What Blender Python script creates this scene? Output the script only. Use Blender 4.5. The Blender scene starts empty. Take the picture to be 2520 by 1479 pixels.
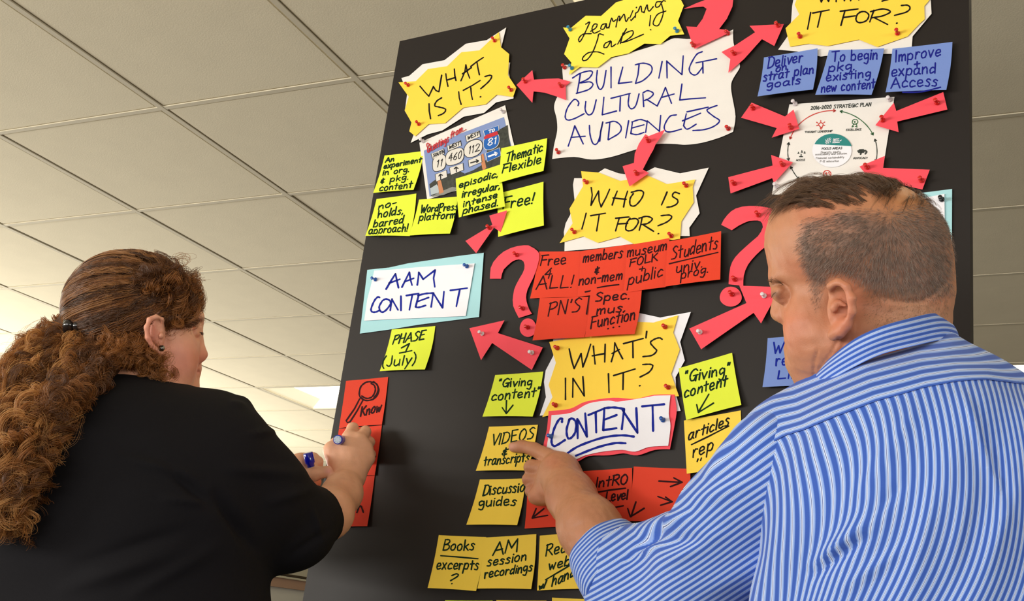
import bpy, math, random
import numpy as np
from mathutils import Matrix, Vector
random.seed(7); rng = np.random.default_rng(7)
S = bpy.context.scene
COL = S.collection
# ------------------------------------------------------------------ camera
FPX = 2717.0; CX, CY = 1260.0, 739.5; CAMH = 1.15
_A = np.array([0.37857554, 0.30276385, 0.87465114]); _B = np.array([-0.92325039, 0.0561644, 0.38007141])
_U = np.array([0.06594763, -0.95140775, 0.30078932])
R = np.array([-_B, _A, _U])              # camera axes (x right, y down, z forward) -> world axes (x, y, z up)
ORIG = np.array([0., 0., CAMH])
def c2w(p):
    return np.asarray(p, float) @ R.T + ORIG
def w2c(p):
    return (np.asarray(p, float) - ORIG) @ R
cam_d = bpy.data.cameras.new('camera'); cam = bpy.data.objects.new('camera', cam_d); COL.objects.link(cam)
cam_d.sensor_fit = 'HORIZONTAL'; cam_d.sensor_width = 36.0; cam_d.lens = 36.0 * FPX / 2520.0
cam_d.clip_start = 0.05; cam_d.clip_end = 100
M4 = Matrix.Identity(4)
for i in range(3):
    M4[i][0] = R[i][0]; M4[i][1] = -R[i][1]; M4[i][2] = -R[i][2]; M4[i][3] = ORIG[i]
cam.matrix_world = M4
S.camera = cam
S.view_settings.view_transform = 'Standard'; S.view_settings.look = 'None'
S.view_settings.gamma = 1.0; S.view_settings.use_curve_mapping = False
S.view_settings.exposure = 0.75
# ------------------------------------------------------------------ light
W = bpy.data.worlds.new('world'); S.world = W; W.use_nodes = True
bg = W.node_tree.nodes['Background']; bg.inputs[0].default_value = (1.0, 0.93, 0.80, 1); bg.inputs[1].default_value = 0.26
def area(name, loc, target, sx, sy, power, col):
    l = bpy.data.lights.new(name, 'AREA'); l.shape = 'RECTANGLE'; l.size = sx; l.size_y = sy; l.energy = power; l.color = col
    o = bpy.data.objects.new(name, l); COL.objects.link(o); o.location = loc
    o.rotation_euler = (Vector(target) - Vector(loc)).to_track_quat('-Z', 'Y').to_euler(); return o
CEIL = CAMH + 1.343
XL = -5.54
area('window_daylight_left', (XL + .02, 4.2, 1.45), (0.0, 4.2, 1.6), 6.2, 1.05, 125, (1.0, 0.95, 0.86))
area('window_daylight_near', (XL + .02, -2.2, 1.45), (0.4, 0.6, 1.6), 4.6, 1.05, 262, (1.0, 0.96, 0.90))
area('fill_light_right', (5.8, -2.2, 1.5), (-.6, 1.6, 1.55), 3.5, 1.6, 75, (1.0, 0.93, 0.84))  # added fill lamp, no window there; brightens the woman's face from the right
area('window_daylight_back', (-1.0, -4.6, 1.5), (0.4, 1.4, 1.5), 5.0, 2.0, 80, (1.0, 0.95, 0.90))
# ------------------------------------------------------------------ helpers
def srgb(r, g, b):
    f = lambda c: (c / 255 / 12.92) if c / 255 <= 0.04045 else ((c / 255 + 0.055) / 1.055) ** 2.4
    return (f(r), f(g), f(b), 1.0)
_mats = {}
def mat(name, col, rough=0.6, spec=0.5, bump=0.0, bscale=200.0, var=0.0, vscale=20.0, metal=0.0, sss=0.0, trans=0.0, coat=0.0, attr=None):
    if name in _mats: return _mats[name]
    m = bpy.data.materials.new(name); m.use_nodes = True; nt = m.node_tree; p = nt.nodes['Principled BSDF']
    p.inputs['Base Color'].default_value = col; p.inputs['Roughness'].default_value = rough
    p.inputs['Specular IOR Level'].default_value = spec; p.inputs['Metallic'].default_value = metal
    p.inputs['Coat Weight'].default_value = coat
    if sss: p.inputs['Subsurface Weight'].default_value = sss; p.inputs['Subsurface Radius'].default_value = (0.008, 0.003, 0.0015); p.inputs['Subsurface Scale'].default_value = 1.0
    if trans: p.inputs['Transmission Weight'].default_value = trans
    tc = nt.nodes.new('ShaderNodeTexCoord')
    src = None
    if attr:
        a = nt.nodes.new('ShaderNodeAttribute'); a.attribute_name = attr; src = a.outputs['Color']
        nt.links.new(src, p.inputs['Base Color'])
    if var:
        n = nt.nodes.new('ShaderNodeTexNoise'); n.inputs['Scale'].default_value = vscale; n.inputs['Detail'].default_value = 4
        nt.links.new(tc.outputs['Object'], n.inputs['Vector'])
        hs = nt.nodes.new('ShaderNodeHueSaturation'); mr = nt.nodes.new('ShaderNodeMapRange')
        mr.inputs[1].default_value = .3; mr.inputs[2].default_value = .7; mr.inputs[3].default_value = 1 - var; mr.inputs[4].default_value = 1 + var
        nt.links.new(n.outputs[0], mr.inputs[0]); nt.links.new(mr.outputs[0], hs.inputs['Value'])
        if src is not None: nt.links.new(src, hs.inputs['Color'])
        else: hs.inputs['Color'].default_value = col
        nt.links.new(hs.outputs[0], p.inputs['Base Color'])
    if bump:
        n = nt.nodes.new('ShaderNodeTexNoise'); n.inputs['Scale'].default_value = bscale; n.inputs['Detail'].default_value = 5
        nt.links.new(tc.outputs['Object'], n.inputs['Vector'])
        b = nt.nodes.new('ShaderNodeBump'); b.inputs['Strength'].default_value = bump; b.inputs['Distance'].default_value = 0.002
        nt.links.new(n.outputs[0], b.inputs['Height']); nt.links.new(b.outputs[0], p.inputs['Normal'])
    _mats[name] = m; return m
def emis(name, col, s):
    m = bpy.data.materials.new(name); m.use_nodes = True; p = m.node_tree.nodes['Principled BSDF']
    p.inputs['Base Color'].default_value = (.8, .8, .8, 1)
    p.inputs['Emission Color'].default_value = col; p.inputs['Emission Strength'].default_value = s; return m
def link(name, me, m=None, parent=None, smooth=False):
    o = bpy.data.objects.new(name, me); COL.objects.link(o)
    if m is not None and not me.materials: me.materials.append(m)
    if smooth: me.polygons.foreach_set('use_smooth', [True] * len(me.polygons))
    if parent is not None: o.parent = parent
    return o
def mesh(name, verts, faces, m=None, parent=None, smooth=False):
    me = bpy.data.meshes.new(name); me.from_pydata([tuple(map(float, v)) for v in verts], [], faces); me.update()
    return link(name, me, m, parent, smooth)
def tag(o, label, cat, group=None):
    o['label'] = label; o['category'] = cat
    if group: o['group'] = group
    return o
def struct(o): o['kind'] = 'structure'; return o
def empty(name, loc):
    o = bpy.data.objects.new(name, None); COL.objects.link(o); o.location = [float(a) for a in loc]; o.empty_display_size = .02; return o
def box_vf(x0, y0, z0, x1, y1, z1, vo=0):
    v = [(x0,y0,z0),(x1,y0,z0),(x1,y1,z0),(x0,y1,z0),(x0,y0,z1),(x1,y0,z1),(x1,y1,z1),(x0,y1,z1)]
    f = [(0,3,2,1),(4,5,6,7),(0,1,5,4),(1,2,6,5),(2,3,7,6),(3,0,4,7)]
    return v, [tuple(i + vo for i in q) for q in f]
class MB:
    def __init__(s): s.v = []; s.f = []
    def box(s, *a): v, f = box_vf(*a, vo=len(s.v)); s.v += v; s.f += f
    def add(s, v, f): o = len(s.v); s.v += [tuple(p) for p in v]; s.f += [tuple(i + o for i in q) for q in f]
    def build(s, name, m, parent=None, smooth=False): return mesh(name, s.v, s.f, m, parent, smooth)
# ------------------------------------------------------------------ pixel rays
def ray(px, py): return np.array([(px - CX) / FPX, (py - CY) / FPX, 1.0])
def K(px, py, Z): return ray(px, py) * Z                       # camera-space point
_h = np.array([-4474, 298, 2717.]); _v = np.array([1085, -8474, 2717.]); _h /= np.linalg.norm(_h); _v /= np.linalg.norm(_v)
_n = np.cross(_h, _v); _n /= np.linalg.norm(_n)
_k = 1.5 * (_n @ ray(2388, 800))
def Bc(px, py, off=0.0):                                        # point of the board plane (off metres towards the room)
    r = ray(px, py); return r * ((_k - off) / (_n @ r))
def B(px, py, off=0.0): return c2w(Bc(px, py, off))
BN = -_n @ R.T                                                  # outward board normal, world
# ------------------------------------------------------------------ room
T = 0.61
m_tile = mat('ceiling_tile_face', srgb(240, 231, 204), 0.9, 0.2, bump=.16, bscale=260, var=.02, vscale=9)
m_bar = mat('ceiling_grid_metal', srgb(216, 208, 184), 0.7, 0.2)
m_wall = mat('painted_wall', srgb(205, 198, 176), 0.8, 0.3, bump=.1)
ceiling = struct(mesh('ceiling', *box_vf(XL, -1.5, CEIL + .05, 9.5, 22, CEIL + .12), mat('ceiling_void', srgb(120, 112, 95), .9)))
XG = lambda m: -T * (m + .28)             # x of grid line m
YG = lambda j: T * (j + .474)             # y of grid line j
LIGHTS = set(); lightcells = []
for jr in (-4, 2, 8, 14, 20, 26, 32):
    for mr in (-14, -9, -4, 1, 6, 11):
        lightcells.append((jr, mr))
        LIGHTS.add((jr, mr)); LIGHTS.add((jr, mr - 1))
# grid bars
gb = MB()
for m in range(-15, 9):
    if XG(m) > 9.5 or XG(m) < XL: continue
    y_ = -1.5
    for j in sorted(j for j, mm in LIGHTS if (j, m) in LIGHTS and (j, m + 1) in LIGHTS and (j, m + 1) in set(lightcells) and YG(j) > -1.4):
        gb.box(XG(m) - .008, y_, CEIL, XG(m) + .008, YG(j) - .010, CEIL + .03); y_ = YG(j + 1) + .010
    if y_ < 22: gb.box(XG(m) - .008, y_, CEIL, XG(m) + .008, 22, CEIL + .03)
for j in range(-3, 36): gb.box(XL, YG(j) - .008, CEIL + .0006, 9.5, YG(j) + .008, CEIL + .0306)
g = gb.build('ceiling_grid', m_bar, ceiling); g['kind'] = 'stuff'
tme = None; near = []
for j in range(-3, 35):
    for m in range(-14, 15):
        if (j, m) in LIGHTS: continue
        # cell between lines m and m-1 (x) and j and j+1 (y)
        x0, x1, y0, y1 = XG(m), XG(m - 1), YG(j), YG(j + 1)
        if x1 > 9.5 or x0 < XL: continue
        near.append((math.hypot((x0 + x1) / 2, (y0 + y1) / 2), x0, y0, (j, m)))
def inview(x0, y0):
    for dx in (0, .3, .61):
        for dy in (0, .3, .61):
            p = w2c((x0 + dx, y0 + dy, CEIL))
            if p[2] > .1:
                u = CX + FPX * p[0] / p[2]; v = CY + FPX * p[1] / p[2]
                if -60 < u < 2580 and -60 < v < 1500: return True
    return False
near.sort(); vis = [t for t in near if inview(t[1], t[2])]; ids = {t[3] for t in vis[:290]}
rest = MB(); g2 = .0115; tv, tf = box_vf(g2, g2, 0, T - g2, T - g2, .016)
bev = .006
ga, gb_ = .0098, .0078
tv = [(ga, gb_, .004), (T - ga, gb_, .004), (T - ga, T - gb_, .004), (ga, T - gb_, .004),
      (ga + bev, gb_ + bev, .0015), (T - ga - bev, gb_ + bev, .0015), (T - ga - bev, T - gb_ - bev, .0015), (ga + bev, T - gb_ - bev, .0015),
      (ga, gb_, .025), (T - ga, gb_, .025), (T - ga, T - gb_, .025), (ga, T - gb_, .025)]
tf = [(4, 7, 6, 5), (0, 4, 5, 1), (1, 5, 6, 2), (2, 6, 7, 3), (3, 7, 4, 0), (8, 9, 10, 11), (0, 1, 9, 8), (1, 2, 10, 9), (2, 3, 11, 10), (3, 0, 8, 11)]
for t in near:
    if t[3] in ids:
        if tme is None:
            tme = bpy.data.meshes.new('ceiling_tile'); tme.from_pydata(tv, [], tf); tme.materials.append(m_tile)
        o = bpy.data.objects.new('ceiling_tile', tme); COL.objects.link(o); o.parent = ceiling
        o.location = (t[1], t[2], CEIL + random.uniform(0, .002))
    else:
        rest.add([(a + t[1], b + t[2], c + CEIL) for a, b, c in tv], tf)
r_ = rest.build('far_ceiling_tiles', m_tile, ceiling); r_['kind'] = 'stuff'
# recessed troffer lights: frame, lens
m_lens = emis('troffer_lens', (1.0, 0.90, 0.66, 1), 2.6)
fr0 = None
def troffer(jr, mr, label):
    global fr0
    x0 = XG(mr) + .012; x1 = XG(mr - 2) - .012; y0 = YG(jr) + .012; y1 = YG(jr + 1) - .012
    e = empty('ceiling_light', ((x0 + x1) / 2, (y0 + y1) / 2, CEIL)); tag(e, label, 'ceiling light', 'recessed ceiling lights')
    w = (x1 - x0) / 2; d = (y1 - y0) / 2; q = .05
    if fr0 is None:
        f = MB(); f.box(-w, -d, .000, -w + .02, d, .06); f.box(w - .02, -d, 0, w, d, .06); f.box(-w, -d, 0, w, -d + .02, .06); f.box(-w, d - .02, 0, w, d, .06)
        lv = [(-w + .02, -d + .02, .004), (w - .02, -d + .02, .004), (w - .02, d - .02, .004), (-w + .02, d - .02, .004),
              (-w + .12, -d + .10, .045), (w - .12, -d + .10, .045), (w - .12, d - .10, .045), (-w + .12, d - .10, .045)]
        a = f.build('frame', m_bar, e)
        rf = mesh('reflector', lv, [(0, 4, 5, 1), (1, 5, 6, 2), (2, 6, 7, 3), (3, 7, 4, 0)], emis('troffer_glow', (1.0, 0.84, 0.5, 1), .42), e)
        b = mesh('lens', lv, [(4, 7, 6, 5)], m_lens, e)
        fr0 = (a, rf, b)
    else:
        for s in fr0:
            c = s.copy(); COL.objects.link(c); c.parent = e
    return e
lab = {(8, 6): 'glowing ceiling light between the woman and the left edge of the black board', (2, 1): 'glowing ceiling light showing above the top edge of the black board',
       (8, 1): 'glowing ceiling light showing above the right shoulder of the striped shirt'}
for jr, mr in lightcells:
    if (jr, mr) in lab: troffer(jr, mr, lab[(jr, mr)])
    elif (jr in (2, 8, 14, 20) and XG(mr) > XL and XG(mr - 2) < 9.5): troffer(jr, mr, 'recessed ceiling light hidden behind the black board or outside the picture')
    elif XG(mr) > XL and XG(mr - 2) < 9.5 and jr > 0:
        for mm in (mr, mr - 1): pass
floor_ = struct(mesh('floor', *box_vf(XL, -5, -.1, 9.5, 22, 0), mat('carpet', srgb(84, 76, 66), .95, .1, bump=.6, bscale=400, var=.1, vscale=90)))
struct(mesh('wall_far', *box_vf(XL, 22, 0, 9.5, 22.15, CEIL + .12), m_wall))
# left wall, with its bands read off the photograph where the wall shows
def on_x(px, py, X):
    r = R @ ray(px, py); t = (X - ORIG[0]) / r[0]; return ORIG + r * t
zs = [on_x(720, y, XL)[2] for y in (1416, 1421, 1427, 1450)]
yy = on_x(684, 1400, XL)[1]

def wl(nm, y0, y1, z0, z1, d, m): return struct(mesh(nm, *box_vf(XL - .15, y0, z0, XL + d, y1, z1), m))
zr, zs1, zs2, zb = zs; WT = 2.02
wl('wall_left', -5, 22, 0, zb, 0, mat('lower_wall', srgb(206, 204, 196), .8))
wl('wall_left_upper', -5, 22, WT, CEIL + .12, 0, mat('upper_wall', srgb(172, 166, 150), .8))
wl('wall_left_far', yy, 22, zb, WT, 0, m_wall); wl('wall_left_pier', .75, 1.05, zb, WT, 0, m_wall); wl('wall_left_near', -5, -4.45, zb, WT, 0, m_wall)
wl('trim_1', -5, 22, zb, zs2, .03, mat('brown_ledge', srgb(176, 142, 120), .7)); wl('trim_2', -5, 22, zs2, zs1 - .004, .05, m_wall); wl('trim_3', -5, 22, zs1, zr, .055, mat('dark_rail', srgb(70, 56, 36), .6))
def window(n, y0, y1):
    w = struct(empty('window_%d' % n, (XL, (y0 + y1) / 2, zr)))
    k = max(1, int((y1 - y0) / 1.5)); mf = mat('window_frame', srgb(120, 116, 106), .5)
    for nm, bx in [('sill', (XL - .1, y0, zr, XL + .03, y1, zr + .02)), ('head', (XL - .1, y0, WT - .03, XL, y1, WT))] + [('mullion', (XL - .1, y0 + (y1 - y0) * i / k - .02, zr, XL - .02, y0 + (y1 - y0) * i / k + .02, WT)) for i in range(k + 1)]:
        o = mesh(nm, *box_vf(*bx), mf); setp(o, w)
def setp(o, e): o.parent = e; o.matrix_parent_inverse = Matrix.Translation(-Vector(e.location))
window(1, 1.05, yy); window(2, -4.45, .75)
print('WALL', zs, yy)
# ------------------------------------------------------------------ handwriting
F = {
'A':(70,"0,0 35,100;35,100 70,0;13,36 60,42"),'B':(60,"5,0 5,100;~5,100 40,98 50,78 30,58 5,54;~5,54 45,50 58,25 40,4 5,0"),
'C':(66,"~62,85 45,100 20,85 5,50 10,12 35,0 65,15"),'D':(66,"5,0 8,100;~0,98 40,97 62,65 50,15 3,0"),
'E':(60,"8,0 8,100;8,100 58,100;8,52 48,56;8,0 60,2"),'F':(58,"5,0 8,100;0,98 60,100;6,52 50,55"),
'G':(70,"~62,85 42,100 15,80 6,40 20,5 45,4 58,38;35,42 74,46;62,44 60,-5"),'H':(62,"5,0 6,100;58,0 56,100;5,50 58,52"),
'I':(14,"6,0 8,100"),'J':(40,"~35,100 36,30 22,0 2,15"),'K':(58,"5,0 5,100;55,100 6,45;20,55 58,0"),'L':(56,"6,100 5,2;5,2 56,4"),
'M':(80,"0,0 8,100;8,100 38,35;38,35 70,100;70,100 78,0"),'N':(62,"5,0 6,100;6,100 55,0;55,0 58,100"),
'O':(68,"~35,100 10,75 8,25 30,0 55,20 62,65 42,98 28,98"),'P':(56,"5,0 8,100;~2,95 45,102 55,75 35,55 6,50"),
'R':(60,"5,0 8,100;~2,95 45,102 55,75 35,55 6,50;24,50 62,0"),'S':(58,"~55,88 35,100 12,80 30,55 52,35 40,5 5,3"),
'T':(70,"0,96 72,100;36,98 34,0"),'U':(60,"~5,100 5,30 28,0 50,25 56,100"),'V':(58,"0,100 28,0;28,0 58,100"),
'X':(58,"2,100 56,0;56,100 2,0"),'Y':(56,"2,100 28,50;54,100 24,0"),'W':(84,"0,100 20,0;20,0 40,68;40,68 56,0;56,0 84,100"),
'a':(56,"~45,50 28,62 6,42 8,6 28,4 44,30 46,58;~46,58 44,12 56,3"),'b':(52,"5,100 5,3;~5,40 28,60 47,38 40,5 5,6"),
'c':(48,"~44,50 26,62 6,40 12,4 46,10"),'d':(52,"~42,48 24,60 5,38 10,3 40,18;45,100 44,0"),
'e':(50,"~5,30 40,36 36,60 12,58 4,28 16,1 46,10"),'f':(44,"~45,90 30,98 20,75 18,-5;3,52 42,55"),
'g':(50,"~44,50 26,62 6,45 14,12 40,25;~45,58 46,0 34,-36 8,-28"),'h':(50,"5,100 5,0;~5,32 24,58 40,48 44,0"),
'i':(14,"6,60 7,0;6,82 8,86"),'j':(24,"~16,60 16,-20 2,-30;16,82 17,85"),'k':(48,"5,100 5,0;42,58 6,28;16,34 46,0"),'l':(14,"6,100 7,0"),
'm':(66,"5,60 5,0;~5,36 20,60 30,48 31,0;~31,36 48,60 58,48 60,0"),'n':(50,"5,60 5,0;~5,34 26,60 40,48 44,0"),
'o':(52,"~25,62 5,42 10,5 36,3 46,35 36,60 22,62"),'p':(52,"5,60 3,-40;~5,45 26,62 46,42 38,4 5,8"),
'q':(52,"~44,50 24,62 5,40 12,5 42,20;44,60 44,-40"),'r':(40,"5,60 6,0;~6,32 20,58 38,54"),'s':(44,"~40,52 24,62 10,48 34,24 28,0 2,4"),
't':(42,"20,95 20,2;0,60 42,64"),'u':(50,"~5,60 6,14 22,0 42,18;44,60 46,0"),'v':(46,"2,60 22,0;22,0 44,60"),
'w':(60,"0,60 14,0;14,0 28,45;28,45 42,0;42,0 58,60"),'x':(46,"3,60 42,0;42,60 3,0"),'y':(46,"4,60 22,8;44,60 8,-38"),'z':(46,"3,60 42,60;42,60 3,0;3,0 44,0"),
'0':(56,"~28,100 6,65 12,10 36,2 50,45 40,95 26,100"),'1':(22,"2,80 14,100;14,100 12,0"),'2':(54,"~4,80 22,100 46,80 30,40 4,2;4,2 52,4"),
'4':(54,"40,100 2,40;2,40 52,42;38,75 34,0"),'6':(52,"~42,98 10,55 8,12 36,0 46,28 26,50 8,32"),'8':(52,"~28,52 8,75 28,100 46,78 6,25 28,0 48,22 28,52"),
'.':(12,"5,1 8,4"),',':(14,"8,8 3,-12"),'!':(16,"10,100 7,28;5,1 7,4"),'?':(50,"~4,85 26,100 48,82 22,48 18,28;16,1 18,4"),'-':(36,"2,40 34,42"),
'+':(40,"20,60 20,6;2,34 38,34"),'&':(50,"~44,60 14,52 14,40 34,38 8,22 14,6 40,10;26,78 24,-12"),"'":(12,"8,100 5,78"),'"':(24,"6,100 3,78;20,100 17,78"),
'(':(24,"~20,105 4,60 6,10 18,-15"),')':(24,"~4,105 20,70 18,20 2,-15"),'/':(34,"32,105 2,-10"),' ':(34,""),':':(12,"5,1 7,4;5,50 7,53"),
}
def catmull(P, n=7):
    P = [np.array(p, float) for p in P]
    if len(P) < 3: return P
    Q = [2 * P[0] - P[1]] + P + [2 * P[-1] - P[-2]]; out = []
    for i in range(1, len(Q) - 2):
        a, b, c, d = Q[i - 1:i + 3]
        for t in np.linspace(0, 1, n, endpoint=False):
            out.append(.5 * (2 * b + (c - a) * t + (2 * a - 5 * b + 4 * c - d) * t * t + (3 * b - a - 3 * c + d) * t ** 3))
    out.append(P[-1]); return out
def parse(s, fn=lambda p: p):
    res = []
    for st in s.split(';'):
        st = st.strip()
        if not st: continue
        cur = st[0] == '~'; st = st.lstrip('~')
        pts = [fn(np.array([float(a) for a in q.split(',')])) for q in st.split()]
        res.append(catmull(pts) if cur else pts)
    return res
def word(txt, x0, y0, x1, y1, h, lean=None, jit=.03):
    """strokes of a handwritten word: baseline (x0,y0)-(x1,y1), capital height h, all in photograph pixels"""
    tot = sum(F[c][0] + 12 for c in txt) - 12
    u = np.array([x1 - x0, y1 - y0]) / tot
    if lean is None: lean = (2345 - x0) / (y0 + 7735.) + .05
    up = np.array([lean * h, -h]) / 100.
    x = 0; out = []
    for c in txt:
        w, s = F[c]; jy = random.uniform(-jit, jit) * h; jx = random.uniform(-jit, jit) * h * .5; sc = random.uniform(.93, 1.07); sl = random.uniform(-.06, .06)
        out += parse(s, lambda p: np.array([x0 + jx, y0 + jy]) + u * (x + p[0]) + up * p[1] * sc + np.array([sl * p[1] * h / 100, 0]))
        x += w + 12
    return out
def crop(ox, oy, s):
    return lambda p: np.array([ox + p[0] / s, oy + p[1] / s])
def ribbons(strokes, w, fn):
    """flat marker strokes: centre lines in pixels, width w pixels, fn(px,py)->world point"""
    V = []; Fc = []
    for P in strokes:
        P = [np.asarray(p, float) for p in P]
        Q = [P[0]]
        for p in P[1:]:
            d = np.linalg.norm(p - Q[-1])
            if d > 1e-3:
                n = max(1, int(d / 14))
                for i in range(1, n + 1): pass
                st = Q[-1]
                for i in range(1, n + 1): Q.append(st + (p - st) * i / n)
        if len(Q) < 2: Q = [Q[0], Q[0] + np.array([.6, -.6])]
        Q = np.array(Q); t = np.gradient(Q, axis=0); t /= np.maximum(np.linalg.norm(t, axis=1)[:, None], 1e-6)
        nn = np.stack([-t[:, 1], t[:, 0]], 1); k = len(Q)
        ww = w / 2 * (1 + .13 * np.sin(np.arange(k) * 1.3 + Q[0, 0]))
        L = Q + nn * ww[:, None]; Rr = Q - nn * ww[:, None]; b = len(V)
        for i in range(k): V += [L[i], Rr[i]]
        for i in range(k - 1): Fc.append((b + 2 * i, b + 2 * i + 1, b + 2 * i + 3, b + 2 * i + 2))
        for e, sgn in ((0, -1), (k - 1, 1)):
            base = len(V); ang0 = math.atan2(nn[e][1], nn[e][0])
            for q in range(1, 4):
                a = ang0 - sgn * math.pi * q / 4
                V.append(Q[e] + ww[e] * np.array([math.cos(a), math.sin(a)]))
            fc = (b + 2 * e, base, base + 1, base + 2, b + 2 * e + 1)
            Fc.append(fc if sgn < 0 else fc[::-1])
    return [fn(*v) for v in V], Fc
m_black = mat('board_face', srgb(28, 22, 18), .55, .32, var=.05, vscale=3)
PAPER = {}
def paper(name, r, g, b, rough=.65):
    return mat('paper_' + name, srgb(r, g, b), rough, .3, bump=.12, bscale=900, var=.015, vscale=30)
P_Y = paper('yellow', 252, 212, 70); P_Y2 = paper('bright_yellow', 250, 228, 78); P_W = paper('white', 232, 228, 222); P_W2 = paper('bright_white', 238, 238, 244)
P_L = paper('lime', 224, 238, 62); P_O = paper('golden', 252, 216, 76); P_R = paper('red', 222, 62, 34, .7); P_P = paper('pink', 244, 78, 92)
P_LB = paper('light_blue', 168, 218, 224); P_B = paper('periwinkle', 116, 142, 206)
INK_K = mat('black_marker', srgb(16, 14, 16), .7, .15); INK_G = mat('dark_green_marker', srgb(4, 40, 22), .7, .15); INK_B = mat('blue_marker', srgb(24, 30, 132), .7, .15); INK_N = mat('dark_marker_on_red', srgb(44, 8, 14), .7, .15)
INK_BB = mat('blue_felt_marker', srgb(14, 34, 146), .7, .15)
# the board: a thick black display panel standing on the floor
def Bcorner(px, py): return Bc(px, py)
TL = Bc(984, 101.4); TR = Bc(2384, -190)
h_, v_ = _h, _v
a1 = Bc(984, 101.4) @ h_; a0 = Bc(2386, 300) @ h_; vt = Bc(984, 101.4) @ v_
dn = 0.0
base_c = lambda a, v: h_ * a + v_ * v + _n * _k
while c2w(base_c(a1, vt - dn))[2] > .004 and c2w(base_c(a0, vt - dn))[2] > .004: dn += .002
th = .022
bv = []
for off in (0, th):
    for a, v in ((a1, vt), (a0, vt), (a0, vt - dn), (a1, vt - dn)):
        bv.append(c2w(base_c(a, v) + _n * off))
board = mesh('display_board', bv, [(0, 1, 2, 3), (4, 7, 6, 5), (0, 4, 5, 1), (1, 5, 6, 2), (2, 6, 7, 3), (3, 7, 4, 0)], m_black)
tag(board, 'tall black display board covered in notes, cards and arrows', 'board')
def polysheet(name, pts, m, parent, off, thick=.0008, wav=0.0):
    """cut sheet of paper from its outline in pixels, lying off metres above the board"""
    n = len(pts); V = []
    for k, o in ((0, off), (1, off - thick)):
        for i, (x, y) in enumerate(pts):
            V.append(B(x, y, o + (wav * math.sin(i * 1.9) if k == 0 else 0)))
    me = bpy.data.meshes.new(name)
    from mathutils.geometry import tessellate_polygon
    tris = tessellate_polygon([[Vector((x, -y, 0)) for x, y in pts]])
    f = []
    ar = sum(pts[i][0] * pts[(i + 1) % n][1] - pts[(i + 1) % n][0] * pts[i][1] for i in range(n))
    for t in tris:
        a, b, c = t
        s = (pts[b][0] - pts[a][0]) * (pts[c][1] - pts[a][1]) - (pts[c][0] - pts[a][0]) * (pts[b][1] - pts[a][1])
        t = (a, b, c) if s < 0 else (a, c, b)
        f.append(t); f.append(tuple(i + n for i in t[::-1]))
    for i in range(n):
        j = (i + 1) % n
        f.append((i, j, j + n, i + n) if ar > 0 else (j, i, i + n, j + n))
    me.from_pydata([tuple(v) for v in V], [], f)
    return link(name, me, m, parent)
def soften(P, n=4):
    P = [np.array(p, float) for p in P]; k = len(P); Tn = []
    for i in range(k):
        a = P[i] - P[i - 1]; b = P[(i + 1) % k] - P[i]; c = a @ b / (np.linalg.norm(a) * np.linalg.norm(b) + 1e-9)
        Tn.append((P[(i + 1) % k] - P[i - 1]) * .5 * (1 if c > .55 else 0))
    out = []
    for i in range(k):
        p0, p1, t0, t1 = P[i], P[(i + 1) % k], Tn[i], Tn[(i + 1) % k]; L = np.linalg.norm(p1 - p0)
        t0 = t0 * min(1, L / (np.linalg.norm(t0) + 1e-9)); t1 = t1 * min(1, L / (np.linalg.norm(t1) + 1e-9))
        for t in np.arange(n) / n:
            out.append((2 * t ** 3 - 3 * t * t + 1) * p0 + (t ** 3 - 2 * t * t + t) * t0 + (-2 * t ** 3 + 3 * t * t) * p1 + (t ** 3 - t * t) * t1)
    return [tuple(p) for p in out]
def pp(cr, s): return [tuple(cr(np.array([float(a) for a in q.split(',')]))) for q in s.split()]
def centre(pts, off=0): a = np.mean(np.array(pts), 0); return B(a[0], a[1], off)
def setparent(o, e):
    o.parent = e; o.matrix_parent_inverse = Matrix.Translation(-Vector(e.location))
def lettering(strokes, w, m, parent, fn, name='lettering'):
    V, f = ribbons(strokes, w, fn); o = mesh(name, V, f, m); setparent(o, parent); return o
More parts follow.
